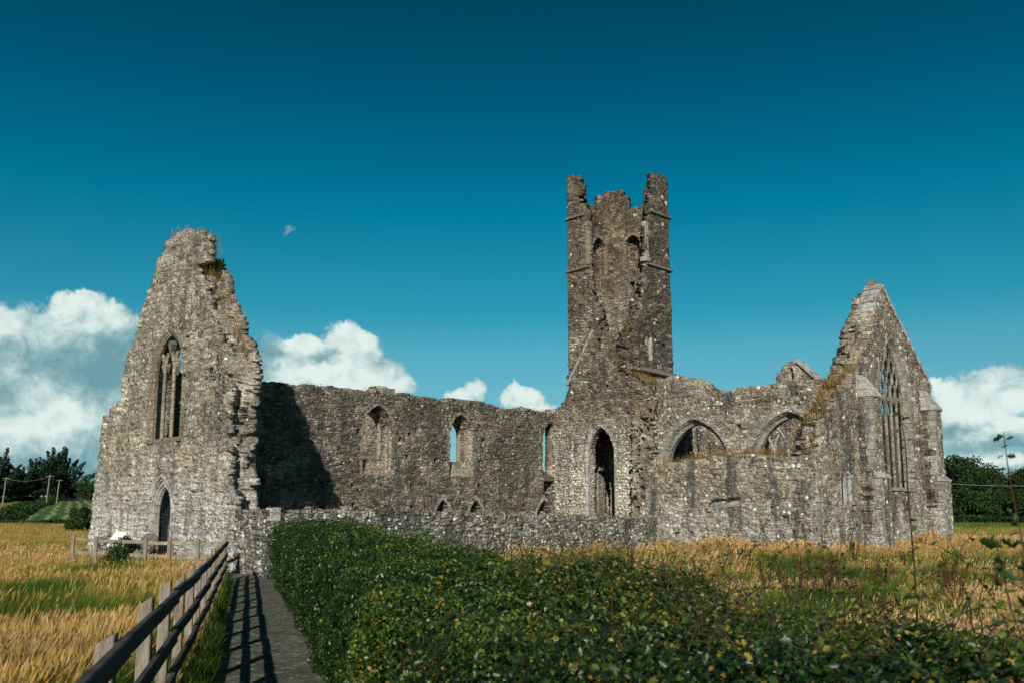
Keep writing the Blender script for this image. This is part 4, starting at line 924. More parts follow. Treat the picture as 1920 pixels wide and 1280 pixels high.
HRx = lambda g: 3.35 - .305 * g + .25 * np.clip((6 - g) / 3, 0, 1)
def in_build(r, g):
    X, Y = (r + g) * R45, (g - r) * R45
    return ((X > 14.6) & (Y > 25.7) & (Y < 46) & (X < 60)) | ((X > 35.6) & (Y > 17.4) & (X < 49.4)) | ((X > 14.8) & (X < 35.9) & (Y > 25.75) & (Y < 46))
def tone_left(r, g):
    t = .63 + 1.5 * (fbm(r * .3 + 40, g * .22, 9, 3) - .47)
    d = ((r + 10.0) / 4.2) ** 2 + ((g - 20) / 4.5) ** 2; t = t - .33 * np.exp(-d) * np.clip(2.6 * fbm(r * .5, g * .4, 55, 3) - .5, .1, 1.2)
    d2 = (r - FENCE(g) + .3) / .5; t = t - .38 * np.exp(-d2 ** 2) * (g < 14)
    d3 = ((r + 9.6) / 1.6) ** 2 + ((g - 13.5) / 2.5) ** 2; t = t - .2 * np.exp(-d3)
    t = np.where(g > 50, .60 + .2 * (fbm(r * .05, g * .05, 9, 2) - .47), t)
    return np.clip(t, .08, .88)
def tone_right(r, g):
    t = .41 + 2.1 * (fbm(r * .3 + 10, g * .35, 19, 4) - .47)
    X, Y = (r + g) * R45, (g - r) * R45
    nearwall = np.exp(-((np.minimum(np.abs(Y - 17.3) + (X < 35) * 9, np.abs(X - 35.6) + (Y > 26) * 9 + (Y < 17) * 9)) / 2.0) ** 2); t = t + .2 * nearwall
    t = t + .16 * np.exp(-((g - 27) / 5) ** 2) - .14 * np.exp(-((g - 17) / 5) ** 2)
    t = np.where(t > .44, np.minimum(t + .13, .9), t)
    t = np.where(g > 62, np.where(g > 82, .3, .5), t)
    return np.clip(t, .14, .86)
hl = lambda r, g: np.where(g < 60, .5 - .1 * np.clip((g - 14) / 14, 0, 1), .35) * np.where(np.abs(r - FENCE(g)) < .5, .6, 1)
exL = lambda r, g: (r > FENCE(g) - .08) | in_build(r, g)
meadow('meadow_grass', 330000, (-160, 700), (3.2, 46), hl, tone_left, exL, 1, k=1, gpow=1.5)
bpy.data.objects['meadow_grass']['kind'] = 'stuff'
meadow('meadow_grass', 60000, (-60, 300), (44, 100), lambda r, g: .35 + 0 * g, tone_left, exL, 2, gpow=1.0001, cl=4, heads=0)['kind'] = 'stuff'
exR = lambda r, g: (r < HRx(g) + .2) | in_build(r, g)
hr = lambda r, g: .3 + .12 * (fbm(r * .4, g * .4, 33, 2) > .5) + .12 * (((g - r) * R45 > 15.5) & ((g - r) * R45 < 17.6) | (((r + g) * R45 > 34.0) & ((r + g) * R45 < 35.8)))
meadow('meadow_grass', 340000, (480, 2100), (4.5, 60), hr, tone_right, exR, 3, gpow=1.35, heads=.3)['kind'] = 'stuff'
meadow('meadow_grass', 50000, (1600, 2060), (58, 103), lambda r, g: .3 + 0 * g, tone_right, exR, 4, gpow=1.0001, cl=4, heads=0)['kind'] = 'stuff'
# tall dry grass along the foot of the walls
rg = np.random.RandomState(5); n = 26000
side = rg.rand(n); X = np.where(side < .6, rg.uniform(35.2, 51.5, n), np.where(side < .85, 35.7 - rg.gamma(2, .35, n), rg.uniform(24, 35.7, n)))
Y = np.where(side < .6, 17.3 - rg.gamma(2, .45, n), np.where(side < .85, rg.uniform(17.3, 25.7, n), 25.7 - rg.gamma(2, .35, n)))
inb = (X > 39.9) & (X < 41.4) & (Y > 16.6) | (X > 47.6) & (X < 49.1) & (Y > 16.6); X, Y = X[~inb], Y[~inb]; n = len(X)
lr = rg.uniform(0, .3, n); L = np.stack([lr * R45, -lr * R45], 1) + rg.normal(0, .1, (n, 2))
blades('tall_dry_grass', M_grass, X, Y, 0 * X, rg.uniform(.3, .8, n) * (.3 + 1.3 * np.clip(fbm(X * .5, Y * .5, 3, 2) / .47 - .3, 0, 1.2) * .8), rg.uniform(.012, .022, n), np.clip(rg.normal(.66, .11, n), .1, .93), L, rg.rand(n) < .6, seed=6)['kind'] = 'stuff'
# short green verge between fence and path, and weeds at the foot of the wall
n = 15000; g = 2.8 + 24 * rg.rand(n) ** 1.6; r = FENCE(g) + (PL(g) - FENCE(g) + .12) * rg.rand(n) ** .8 - .02
L = rg.normal(0, .09, (n, 2)); L[:, 0] += .05; L[:, 1] -= .05
blades('verge_grass', M_grass, (r + g) * R45, (g - r) * R45, hz(r, g), rg.gamma(3.0, .055, n) * (.5 + 1.2 * fbm(g * 1.2, r * 2, 66, 2)), np.maximum(.004, g * .0005), np.clip(rg.normal(.25, .14, n), .05, .75), L, None, seed=7)['kind'] = 'stuff'

# ------------------------------------------------------------------ leaves
def leaves(name, mat, P, N, S, rnd, parent=None, lobed=False, seed=0, spread=.9):
    """folded leaves at P facing about N, of length S"""
    rg = np.random.RandomState(seed); n = len(P)
    N = N + rg.normal(0, spread, (n, 3)); N /= np.linalg.norm(N, axis=1)[:, None] + 1e-9
    A = rg.normal(0, 1, (n, 3)); A -= (A * N).sum(1)[:, None] * N; A /= np.linalg.norm(A, axis=1)[:, None] + 1e-9
    B = np.cross(N, A); S = S[:, None]
    if not lobed:
        V = np.stack([P - A * S * .5, P + B * S * .33 + N * S * .1, P + A * S * .5, P - B * S * .33 + N * S * .1], 1).reshape(-1, 3); b = np.arange(n) * 4
        F = np.concatenate([np.stack([b, b + 1, b + 2], 1), np.stack([b, b + 2, b + 3], 1)]); rr = np.r_[rnd, rnd]
    else:
        pts = [(-.5, 0, 0), (-.3, .26, .06), (-.08, .2, .05), (.05, .46, .1), (.16, .2, .04), (.5, 0, -.05), (.16, -.2, .04), (.05, -.46, .1), (-.08, -.2, .05), (-.3, -.26, .06)]
        V = np.stack([P + A * S * a + B * S * b_ + N * S * c_ for a, b_, c_ in pts], 1).reshape(-1, 3); b = np.arange(n) * 10
        fs = [(0, 1, 2), (2, 3, 4), (2, 4, 5), (0, 2, 5), (0, 5, 8), (8, 5, 6), (8, 6, 7), (0, 8, 9)]
        F = np.concatenate([np.stack([b + i, b + j, b + k], 1) for i, j, k in fs]); rr = np.tile(rnd, len(fs))
    return mesh_np(name, V, F, mat, parent, {'rnd': ('FACE', rr)})

hedge_t = empty('hedge', (W(.9, 8).x, W(.9, 8).y, 0), label='long leafy green hedge with scraggly twigs running beside the path to the low wall', cat='hedge')
HL = lambda g: 1.10 - .305 * g
HR = HRx
HT = lambda g: 1.69 + .004 * g + .05 * np.clip((5 - g) / 2, 0, 1)
def hedge_surface(n, g, rg):
    """points and normals (in r,g,z) on the left side, the rounded top and the right side"""
    t = rg.rand(n); wd = HR(g) - HL(g); hg = HT(g) - hz(g * -.3, g)
    per = hg + wd + hg * .7; s = t * per; z0 = hz(-.3 * g, g)
    r = np.where(s < hg, HL(g) + .12 * np.sin(s / hg * 3.0) * -1, np.where(s < hg + wd, HL(g) + (s - hg), HR(g)))
    z = np.where(s < hg, z0 + s, np.where(s < hg + wd, HT(g), HT(g) - (s - hg - wd)))
    e = np.clip((s - hg) / wd, 0, 1); z = z - .28 * (np.abs(e - .5) * 2) ** 4 * ((s > hg) & (s < hg + wd))
    r = r + .22 * np.where(s < hg, np.clip((s / hg - .8) / .2, 0, 1) ** 2, 0)
    nr = np.where(s < hg, -1, np.where(s < hg + wd, (e - .5) * .8, 1)); nz_ = np.where(s < hg, .25, np.where(s < hg + wd, 1, .25))
    b = (fbm(r * 1.3 + g, g * 1.3 + z * 2, 77, 3) - .47) * .5 + (vnoise(g * 5 + r * 3, z * 6 + r * 5, 78) - .5) * .14
    rag = np.where(e > .45, (vnoise(g * 2.2, r * 2.2, 79) - .45) * .3 * e, 0)
    z = z + b * nz_ + rag; r = r + b * nr
    return r, z, nr, nz_
def to_world(r, g, z): return np.stack([(r + g) * R45, (g - r) * R45, z], 1)
rg = np.random.RandomState(11)
for (n, g0, g1, s0, lob, pw) in ((70000, 2.2, 6.5, .029, True, 1.9), (200000, 6.2, 28.2, .031, False, 1.5)):
    g = (g0 ** (1 - pw) + rg.rand(n) * (g1 ** (1 - pw) - g0 ** (1 - pw))) ** (1 / (1 - pw))
    r, z, nr, nz_ = hedge_surface(n, g, rg)
    d = rg.gamma(1.1, .065, n); z = z - d * nz_; r = r - d * nr
    N = to_world(nr, 0 * g, nz_)
    S = (s0 + .0011 * np.maximum(g - 6, 0)) * rg.uniform(.4, 1.5, n) * np.where((g < 7) & (rg.rand(n) < .04), 1.35, 1)
    rn = np.clip(rg.beta(2, 2.2, n) * .9 + .9 * (fbm(r * 1.1, g * 1.1 + z, 91, 3) - .47) + (rg.rand(n) > .95) * .3 - .06 * (nr < 0), 0, 1)
    rn = np.where((g < 8) & (rg.rand(n) < .07), rg.uniform(.86, 1, n), rn)
    o = leaves('foliage', M_hedge, to_world(r, g, z), N, S, rn, hedge_t, lob, 12, .75); o['kind'] = 'stuff'
# solid core added to block light, its inner shade painted near-black
gs = np.linspace(1.6, 28.3, 60); V = []; F = []
sec = [(.14, -.1), (.12, .5), (.16, .82), (.4, .93), (.9, .95), (1.6, .93), (2.0, .86), (2.15, .78), (2.2, .4), (2.2, -.1)]
for g in gs:
    z0 = float(hz(-.3 * g, g)); h = HT(g) - z0
    for a, b_ in sec:
        q = W(HL(g) + a * float(HR(g) - HL(g)) / 2.35 + .05 * math.sin(g * 3 + a * 5), g, z0 + h * b_ - .07 * (b_ > 0) + .04 * math.sin(g * 4 + a * 7)); V.append(tuple(q))
k = len(sec)
for i in range(len(gs) - 1):
    for j in range(k - 1): F.append((i * k + j, (i + 1) * k + j, (i + 1) * k + j + 1, i * k + j + 1))
F += [tuple(range(k)), tuple(range((len(gs) - 1) * k, len(gs) * k))[::-1]]
mb = MB(); mb.add(V, F); mb.build('light_blocking_core', simple_mat('hedge_core_shade', (.008, .012, .005), (.02, .025, .01), 9, 1, .5), hedge_t)
# twigs and arching shoots
random.seed(21)
tw_ = MB(); LP = []; LN_ = []; LS = []; LR = []
def shoot(p, d, L, rad, leafstep, leafsize, droop=.35, tone=(.3, .97), n=9, mbk=None, lists=None):
    pts = []; q = Vector(p); d = Vector(d).normalized(); st = L / n
    for k in range(n + 1):
        pts.append(tuple(q)); d = (d + Vector((random.uniform(-.3, .3), random.uniform(-.3, .3), random.uniform(-.22, .2) - droop / n))).normalized(); q = q + d * st
    mbk.tube(pts, [rad * (1 - .75 * k / n) for k in range(n + 1)], 4)
    m = int(L / leafstep)
    for k in range(m):
        t = (k + .5) / m * n; i = min(int(t), n - 1); f = t - i
        b0 = Vector(pts[i]).lerp(Vector(pts[i + 1]), f); sd_ = Vector((random.uniform(-1, 1), random.uniform(-1, 1), random.uniform(-.3, .8))).normalized()
        lists[0].append(b0 + sd_ * leafsize * .55); lists[1].append(sd_ * .3 + Vector((0, 0, .8))); lists[2].append(leafsize * random.uniform(.6, 1.25)); lists[3].append(random.uniform(*tone))
    return pts
lists = (LP, LN_, LS, LR)
for k in range(380):
    g = 2.6 + 12 * random.random() ** 1.5; e = random.random() ** .6
    r = HL(g) + (HR(g) - HL(g)) * (.35 + .75 * e); big = random.random() < .3
    L = random.uniform(.12, .34) if not big else random.uniform(.3, .62)
    L *= .55 + .45 * e
    d = W(random.uniform(-.5, .8), random.uniform(-.6, .6), random.uniform(.5, 1.1))
    shoot(W(r, g, HT(g) - .12 - .3 * max(0, e - .8)), d, L, .003 if not big else .0045, .022, .03, random.uniform(.2, 1.0), mbk=tw_, lists=lists)
for k in range(70):   # a few along the left crest, small
    g = random.uniform(3, 22); shoot(W(HL(g) + random.uniform(.2, 1.6), g, HT(g) - .08), W(random.uniform(-.3, .3), random.uniform(-.3, .3), 1), random.uniform(.1, .26), .004, .04, .028, .3, mbk=tw_, lists=lists)
for k in range(170):  # wild sprays standing up along the right-hand part
    g = 2.7 + 6.5 * random.random() ** 1.3; r = HL(g) + (HR(g) - HL(g)) * random.uniform(.45, 1.25)
    shoot(W(r, g, HT(g) - .15 - .35 * max(0, (r - HR(g)))), W(random.uniform(-.45, .6), random.uniform(-.5, .5), random.uniform(.7, 1.3)), random.uniform(.35, .95) * (.6 + .4 * min(1, (r - HL(g)) / 2.3)), .0042, .03, .03, random.uniform(.1, .8), tone=(.35, .98), n=12, mbk=tw_, lists=lists)
for k in range(46):   # long brambles leaning out over the field
    g = random.uniform(2.8, 8.5); r = HR(g) - .2
    shoot(W(r, g, HT(g) - .25), W(random.uniform(.1, 1.0), random.uniform(-.5, .8), random.uniform(.25, .8)), random.uniform(.5, 1.2), .0045, .028, .036, random.uniform(.6, 1.4), n=12, mbk=tw_, lists=lists)
for (g, e, dr, dg, L) in ((5.2, .9, -.75, .2, 1.5), (4.6, .8, .8, .3, 1.2), (6.0, 1.0, -.6, -.1, 1.3), (5.0, .6, .5, .5, 1.1), (7.5, 1.0, .6, .2, 1.2), (4.2, 1.0, -.9, .3, 1.2), (3.9, .75, .7, .2, 1.0), (6.6, .7, -.4, .4, 1.0), (5.6, 1.1, .9, 0, 1.4), (8.5, .9, -.5, .1, 1.1), (3.6, 1.1, -.3, .2, .9), (4.8, 1.2, .2, .3, 1.0)):
    shoot(W(HL(g) + (HR(g) - HL(g)) * e, g, HT(g) - .15), W(dr, dg, .6), L * .72, .007, .022, .032, .8, n=16, mbk=tw_, lists=lists)
for k in range(150):  # bare dark twigs
    g = 2.8 + 5.5 * random.random(); shoot(W(HL(g) + (HR(g) - HL(g)) * random.uniform(.3, 1.15), g, HT(g) - .12), W(random.uniform(-.9, .9), random.uniform(-.6, .6), random.uniform(.4, 1.1)), random.uniform(.25, .6), .0042, .09, .026, .5, mbk=tw_, lists=lists)
tw_.build('twigs', M_twig, hedge_t)['kind'] = 'stuff'
o = leaves('twig_leaves', M_hedge, np.array([tuple(p) for p in LP]), np.array([tuple(p) for p in LN_]), np.array(LS), np.array(LR), hedge_t, True, 5, .5); o['kind'] = 'stuff'

def sapling(pts, rad, leafsize, step, label, side=.0, seed=1, tone=(.5, .93)):
    random.seed(seed); root = empty('sapling', pts[0], label=label, cat='young tree')
    m = MB(); P_ = [Vector(p) for p in pts]; m.tube(pts, [rad * (1 - .7 * k / (len(pts) - 1)) for k in range(len(pts))], 6); m.build('stem', M_twig, root)
    LP = []; LN2 = []; LS = []; LR = []
    for i in range(len(P_) - 1):
        L = (P_[i + 1] - P_[i]).length; k = max(1, int(L / step))
        for j in range(k):
            b0 = P_[i].lerp(P_[i + 1], (j + random.random() * .5) / k)
            for _ in range(random.choice((1, 2, 2, 3))):
                s_ = Vector((random.uniform(-1, 1), random.uniform(-1, 1), random.uniform(-.1, .7))).normalized()
                LP.append(b0 + s_ * leafsize * .6); LN2.append(Vector((s_.x * .4, s_.y * .4, 1))); LS.append(leafsize * random.uniform(.6, 1.2)); LR.append(random.uniform(*tone))
    leaves('leaves', M_hedge, np.array([tuple(p) for p in LP]), np.array([tuple(p) for p in LN2]), np.array(LS), np.array(LR), root, True, seed, .5)
sapling([W(2.07, 4.6, 1.2), W(2.05, 4.6, 1.6), W(2.03, 4.55, 2.0), W(2.02, 4.55, 2.35), W(2.0, 4.5, 2.6), W(1.97, 4.5, 2.86)], .007, .05, .05, 'thin dark sapling stem with small leaves in front of the great window', seed=3)
sapling([W(1.84, 3.2, 1.35), W(1.82, 3.2, 1.7), W(1.84, 3.2, 2.0), W(1.80, 3.2, 2.3), W(1.785, 3.2, 2.45), W(1.78, 3.2, 2.56)], .0045, .04, .03, 'slim leafy shoot whose tip stands against the cloud and the wood', seed=9, tone=(.1, .8))
sapling([W(1.5, 2.5, 1.5), W(1.47, 2.55, 1.8), W(1.43, 2.6, 2.0), W(1.40, 2.6, 2.2)], .005, .055, .04, 'short blurred leafy sprig beside the slim shoot above the hedge', seed=14, tone=(.3, .9))

# ------------------------------------------------------------------ fences
def fence_root(loc, label): return empty('rail_fence', loc, label=label, cat='fence')
random.seed(17)
f1 = fence_root(tuple(W(FENCE(12), 12, 0)), 'dark three-rail timber fence running beside the path with pale square posts')
def gz(r, g): return float(hz(r, g))
fd = W(-.294, 1).normalized()
ang = math.atan2(fd.y, fd.x)
pg = [2.9, 4.62, 6.38, 7.85, 9.55, 11.3, 13.0, 14.8, 16.5, 18.3, 20.0, 21.8, 23.5, 25.3, 26.9]
for k, g in enumerate(pg):
    r = FENCE(g) - .075; m = MB(); R_ = Matrix.Rotation(ang, 3, 'Z'); h = 1.2 + random.uniform(-.03, .05); z0 = gz(r, g)
    c = W(r, g, z0)
    V = []
    for (a, b_) in ((-.08, -.045), (.08, -.045), (.08, .045), (-.08, .045)):
        q = R_ @ Vector((a, b_, 0)); V.append((c.x + q.x, c.y + q.y, z0 - .3))
    for (a, b_) in ((-.08, -.045), (.08, -.045), (.08, .045), (-.08, .045)):
        q = R_ @ Vector((a, b_, 0)); V.append((c.x + q.x, c.y + q.y, z0 + h + (.035 if b_ < 0 else -.02) + random.uniform(-.006, .006)))
    m.add(V, [(0, 3, 2, 1), (4, 5, 6, 7), (0, 1, 5, 4), (1, 2, 6, 5), (2, 3, 7, 6), (3, 0, 4, 7)])
    m.build('post', M_post, f1, bevel=.008)
def rail(parent, a, b, w, h, mat=M_wood, sag=.012):
    m = MB(); n = 7; V = []; a, b = Vector(a), Vector(b); t = (b - a).normalized(); s_ = Vector((-t.y, t.x, 0)).normalized()
    for k in range(n + 1):
        c = a.lerp(b, k / n); c.z += sag * (vnoise(np.array(c.x * 2.3), np.array(c.y * 2.3), 7) - .5) * 2
        j = .006 * (random.random() - .5)
        for (u, v) in ((-w / 2, -h / 2), (w / 2, -h / 2 + j), (w / 2, h / 2), (-w / 2, h / 2 - j)): V.append(tuple(c + s_ * u + Vector((0, 0, v))))
    F = [(i * 4 + q, i * 4 + (q + 1) % 4, (i + 1) * 4 + (q + 1) % 4, (i + 1) * 4 + q) for i in range(n) for q in range(4)] + [(3, 2, 1, 0), tuple(n * 4 + q for q in range(4))]
    m.add(V, F, random.random()); return m.build('rail', mat, parent, bevel=.006)
for hgt in (1.14, .80, .46):
    gg = [1.0] + pg[1::2] + [26.9]
    for a, b_ in zip(gg[:-1], gg[1:]):
        j = random.uniform(-.012, .012)
        rail(f1, W(FENCE(a) + .01, a - .05, gz(FENCE(a), a) + hgt + j), W(FENCE(b_) + .01, b_ + .05, gz(FENCE(b_), b_) + hgt + random.uniform(-.012, .012)), .042, .11)
f2 = fence_root((12.6, 30, 0), 'weathered two-rail timber fence crossing in front of the west doorway')
M_rail2 = simple_mat('lichened_rail_wood', (.13, .12, .08), (.34, .32, .25), 6, .9, .6, .2)
cp = [(11.9, 34.6), (12.12, 33.0), (12.35, 31.5), (12.62, 30.0), (12.95, 28.9), (13.45, 27.9), (13.95, 27.0)]
for (x, y) in cp:
    m = MB(); m.tube([(x, y, -.2), (x + random.uniform(-.01, .01), y, .6), (x, y, 1.2 + random.uniform(-.03, .03))], [.075, .07, .066], 8); m.build('post', M_post, f2)
for hgt in (1.03, .58):
    for a, b_ in zip(cp[:-1], cp[1:]): rail(f2, (a[0] + .07, a[1], hgt + random.uniform(-.02, .02)), (b_[0] + .07, b_[1], hgt + random.uniform(-.02, .02)), .04, .11, M_rail2, .02)

ib = empty('information_board', (13.3, 33.3, 0), label='small white information board behind the fence by the doorway', cat='sign')
m = MB(); R_ = Matrix.Rotation(-.62, 3, 'Y') ; m.box((12.95, 33.3, 1.12), (.5, .95, .03), Matrix.Rotation(-.9, 3, 'Y')); m.build('panel', M_white, ib, bevel=.005)
m = MB()
for y in (33.0, 33.6): m.box((13.05, y, .5), (.05, .05, 1.1))
m.build('leg', M_white, ib)
m = MB(); m.box((12.8, 33.3, .82), (.02, .95, .12)); m.build('lower_strip', M_white, ib)
rw = voxwall('rubble_wall', M_low, None, 'x', 13.6, (33.0, 37.0), (-.3, 1.3), .06, [0, .25, .5], [(33.3, -.3), (33.3, .5), (33.8, .9), (35, .95), (36.8, 1.05), (37, .9), (37, -.3)], (), (.12, .26, .15, .4), .07, seed=161)
tag(rw, 'low tumbled rubble wall behind the information board', 'stone wall')
def boulder(loc, s, seed, label):
    bm = bmesh.new(); bmesh.ops.create_icosphere(bm, subdivisions=3, radius=1); random.seed(seed); o3 = random.random() * 50
    for v in bm.verts:
        n = float(vnoise(np.array(v.co.x * 1.6 + o3), np.array(v.co.y * 1.6 + v.co.z * 1.3 + o3), seed)); v.co *= .8 + .5 * n; v.co.x *= s[0]; v.co.y *= s[1]; v.co.z *= s[2]; v.co += Vector(loc)
    me = bpy.data.meshes.new('boulder'); bm.to_mesh(me); bm.free(); me.materials.append(M_low); o = bpy.data.objects.new('boulder', me); COL.objects.link(o); tag(o, label, 'boulder')
boulder((14.0, 32.9, .85), (.25, .55, .4), 4, 'dark boulder beside the white information board')

# ------------------------------------------------------------------ wild plants
def bush(name, c, rad, n, mat, label, cat, seed, leaf=.05, stems=7, group=None):
    rg = np.random.RandomState(seed); random.seed(seed); root = empty(name, c, label=label, cat=cat, group=group)
    ctr = rg.normal(0, .38, (14, 3)) * np.array(rad) + np.array([0, 0, rad[2]]); ctr[:, 2] = np.clip(ctr[:, 2], rad[2] * .3, rad[2] * 1.8)
    k = rg.randint(0, 14, n); off = rg.normal(0, 1, (n, 3)); off /= np.linalg.norm(off, axis=1)[:, None]; off *= (rg.rand(n) ** .5)[:, None] * np.array(rad) * .42
    P = np.array(c) + ctr[k] + off; P[:, 2] = np.maximum(P[:, 2], c[2] + .02)
    leaves('foliage', mat, P, off + np.array([0, 0, .4]), rg.uniform(.6, 1.3, n) * leaf, rg.rand(n), root, False, seed, .6)
    m = MB()
    for q in range(stems):
        e = Vector(c) + Vector(ctr[q % 14].tolist()); m.tube([c, tuple(Vector(c).lerp(e, .5) + Vector((.05, .02, 0))), tuple(e)], [.02, .012, .006], 5)
    m.build('stem', M_twig, root)
    return root
bush('bramble_bush', (12.2, 31.2, 0), (.5, .6, .6), 1500, M_shrub, 'bright green bramble in front of the two-rail fence', 'bush', 3, .08)
bush('dark_shrub', tuple(W(-34.2, 71, 0)), (1.1, 1.2, .95), 7000, M_tree, 'dense dark shrub at the left-hand foot of the west gable', 'bush', 5, .2)
docks = [(1100, 26), (1128, 27), (1362, 30), (1180, 25), (1425, 21), (1535, 20), (1548, 21), (1640, 22), (1500, 24), (1390, 33), (1590, 33), (1245, 24), (1760, 24), (1690, 30), (1310, 24.5), (1850, 20), (1480, 17), (1600, 16), (1775, 18), (1900, 23)]
dl = ['dark red-brown dock stalk %s' % s for s in ('left of the chancel arch foot by the low wall', 'just right of its twin by the low wall', 'against the foot of the aisle wall', 'left of the aisle wall in pale grass',
    'tallest clump in the middle of the field', 'broad clump in front of the twin lancet', 'beside the broad clump right of the field centre', 'in front of the left buttress', 'in the grass left of the lancets', 'by the foot of the aisle corner',
    'touching the wall below the twin lancet', 'in dry grass left of the patched wall', 'out in the grass right of the far buttress', 'under the great window', 'in the grass below the first arch', 'near the right edge of the field',
    'nearest clump left of the sapling', 'nearest clump beside the sapling', 'in the open grass right of the sapling', 'farthest right in the meadow')]
for k, ((px, g), lb) in enumerate(zip(docks, dl)):
    random.seed(100 + k); r = (px - 960) / 1660 * g; b0 = W(r, g, float(hz(r, g))); root = empty('dock_plant', tuple(b0), label=lb, cat='wild plant', group='dried dock stalks in the meadow')
    h0 = random.uniform(.75, 1.15)
    for q in range(random.randint(4, 8)):
        m = MB(); LPd = []; top = b0 + Vector((random.uniform(-.3, .3), random.uniform(-.3, .3), h0 * random.uniform(.75, 1.05))); m.tube([tuple(b0 + Vector((random.uniform(-.1, .1), random.uniform(-.1, .1), 0))), tuple(b0.lerp(top, .5)), tuple(top)], [.012, .009, .004], 4)
        for t in range(60): f = random.uniform(.4, 1.02); LPd.append(tuple(b0.lerp(top, f) + Vector([random.gauss(0, .022) for _ in range(3)])))
        st_ = m.build('stalk', M_twig, root); LPd = np.array(LPd); leaves('seed_head', M_dock, LPd, LPd * 0 + 1, np.full(len(LPd), .045), np.random.RandomState(k * 9 + q).rand(len(LPd)), st_, False, k * 9 + q)['kind'] = 'stuff'

# grass, ivy and weeds rooted in the masonry
rg = np.random.RandomState(41)
def tufts(name, spots, per, hmin, hmax, tone, seed, spreadxy=.08, lean=.3, w=.012):
    rg = np.random.RandomState(seed); S = np.repeat(np.array(spots), per, 0); n = len(S); S = S + rg.normal(0, 1, (n, 3)) * np.array([spreadxy, spreadxy, .02])
    H = rg.uniform(hmin, hmax, n); L = rg.normal(0, lean, (n, 2)) * H[:, None]
    return blades(name, M_wallgrass, S[:, 0], S[:, 1], S[:, 2], H, np.full(n, w) * rg.uniform(.6, 1.3, n), np.clip(rg.normal(tone, .15, n), 0, 1), L, rg.rand(n) < .3, ruin, seed=seed)
def along(poly, axis, base, depth, dens, seed, dz=0.0):
    rg = np.random.RandomState(seed); o = []
    for (a, b_) in zip(poly[:-1], poly[1:]):
        L = math.hypot(b_[0] - a[0], b_[1] - a[1])
        for _ in range(rg.poisson(L * dens)):
            t = rg.rand(); u = a[0] + (b_[0] - a[0]) * t; z = a[1] + (b_[1] - a[1]) * t + dz; d = rg.uniform(*depth)
            o.append((base + d, u, z) if axis == 'x' else (u, base + d, z))
    return o
sp = along(nt, 'y', 37.5, (.05, .9), 3.0, 1) + along([(29.4, 9.3), (26.4, 8.85), (25.4, 8.2), (19, 8.3)], 'x', 41, (.1, .9), 5, 2)
tufts('wall_top_grass', sp, 9, .06, .28, .55, 1)['kind'] = 'stuff'
sp = along([(35.9, 4.4), (36.3, 5.7), (37.0, 6.3), (37.7, 6.8), (38.6, 7.6), (39.6, 8.1), (40.3, 8.6)], 'y', 17.5, (.05, 1.0), 17, 3, .0) + along([(26.3, 3.4), (25.5, 4.25), (22, 4.5), (17.6, 4.4)], 'x', 35.78, (.15, .7), 14, 4)
sp += [(x + rg.uniform(-.5, .9), 17.5 + rg.uniform(.2, 1.5), z - rg.uniform(0, .9)) for x, z in ((36.6, 5.6), (37.2, 6.1), (37.8, 6.6), (38.5, 7.1)) for _ in range(9)]
tufts('wall_top_grass', sp, 12, .12, .5, .62, 2, .12, .45, .014)['kind'] = 'stuff'
sp = [(41.25 + rg.uniform(-.05, .5), rg.uniform(31.3, 33.9), z) for z in rg.uniform(10.6, 12.2, 60)] + [(42 + rg.uniform(-.4, 1.2), 32 + rg.uniform(-.4, .6), rg.uniform(11.5, 13.6)) for _ in range(60)]
sp = [p for p in sp if not (p[1] > 33 and p[2] < 11.6)]
sp += along([(29.5, 9.2), (31.4, 9.9), (31.6, 10.3)], 'x', 41.25, (-.1, .6), 26, 6) + along([(41.5, 9.6), (45.7, 9.4)], 'y', 31.2, (-.5, .3), 6, 7)
sp += [(40.5 + rg.uniform(-.08, .2), rg.uniform(29.5, 30.6), rg.uniform(4.2, 8.3)) for _ in range(46)]
tufts('wall_top_grass', sp, 14, .08, .3, .62, 3, .12, .5)['kind'] = 'stuff'
sp = [(14.9 + rg.uniform(0, .9), 34.3 + rg.uniform(-1.2, .6), 13.05) for _ in range(22)] + along(list(reversed(bk[:9])), 'x', 14.84, (.1, .9), 9, 8) + along([(31.6, 11.3), (30.9, 11.5), (31.2, 12.3)], 'x', 14.84, (0, .5), 14, 9)
tufts('wall_top_grass', sp, 10, .1, .45, .6, 4, .1, .25)['kind'] = 'stuff'
sp = along(lt, 'y', 25.8, (.1, .55), 1.6, 10, .02); tufts('wall_top_grass', sp, 10, .05, .2, .5, 5)['kind'] = 'stuff'
# small leafy weeds and rusty tufts in the joints of the faces
PT = []; NR = []
front_gable = left + fr
def face_weeds(n, axis, base, ur, zr, seed, cl=10, s=.06, poly=None):
    rg = np.random.RandomState(seed)
    for _ in range(n):
        u, z = rg.uniform(*ur), rg.uniform(*zr)
        if poly is not None and not (inside(poly, np.array([u - .15, u + .15]), np.array([z, z])).all() and not inside(WW, np.array([u]), np.array([z]))[0]): continue
        q = rg.normal(0, s, (cl, 2))
        for a, b_ in q: PT.append((base - rg.uniform(0, .07), u + a, z + b_ * 1.3) if axis == 'x' else (u + a, base - rg.uniform(0, .07), z + b_ * 1.3)); NR.append((-1, 0, .3) if axis == 'x' else (0, -1, .3))
face_weeds(60, 'y', 37.45, (16.5, 41), (7.2, 8.1), 1); face_weeds(26, 'y', 37.45, (16.5, 41), (5, 7.4), 2); face_weeds(30, 'x', 14.82, (28.8, 30.3), (4.5, 8.0), 3)
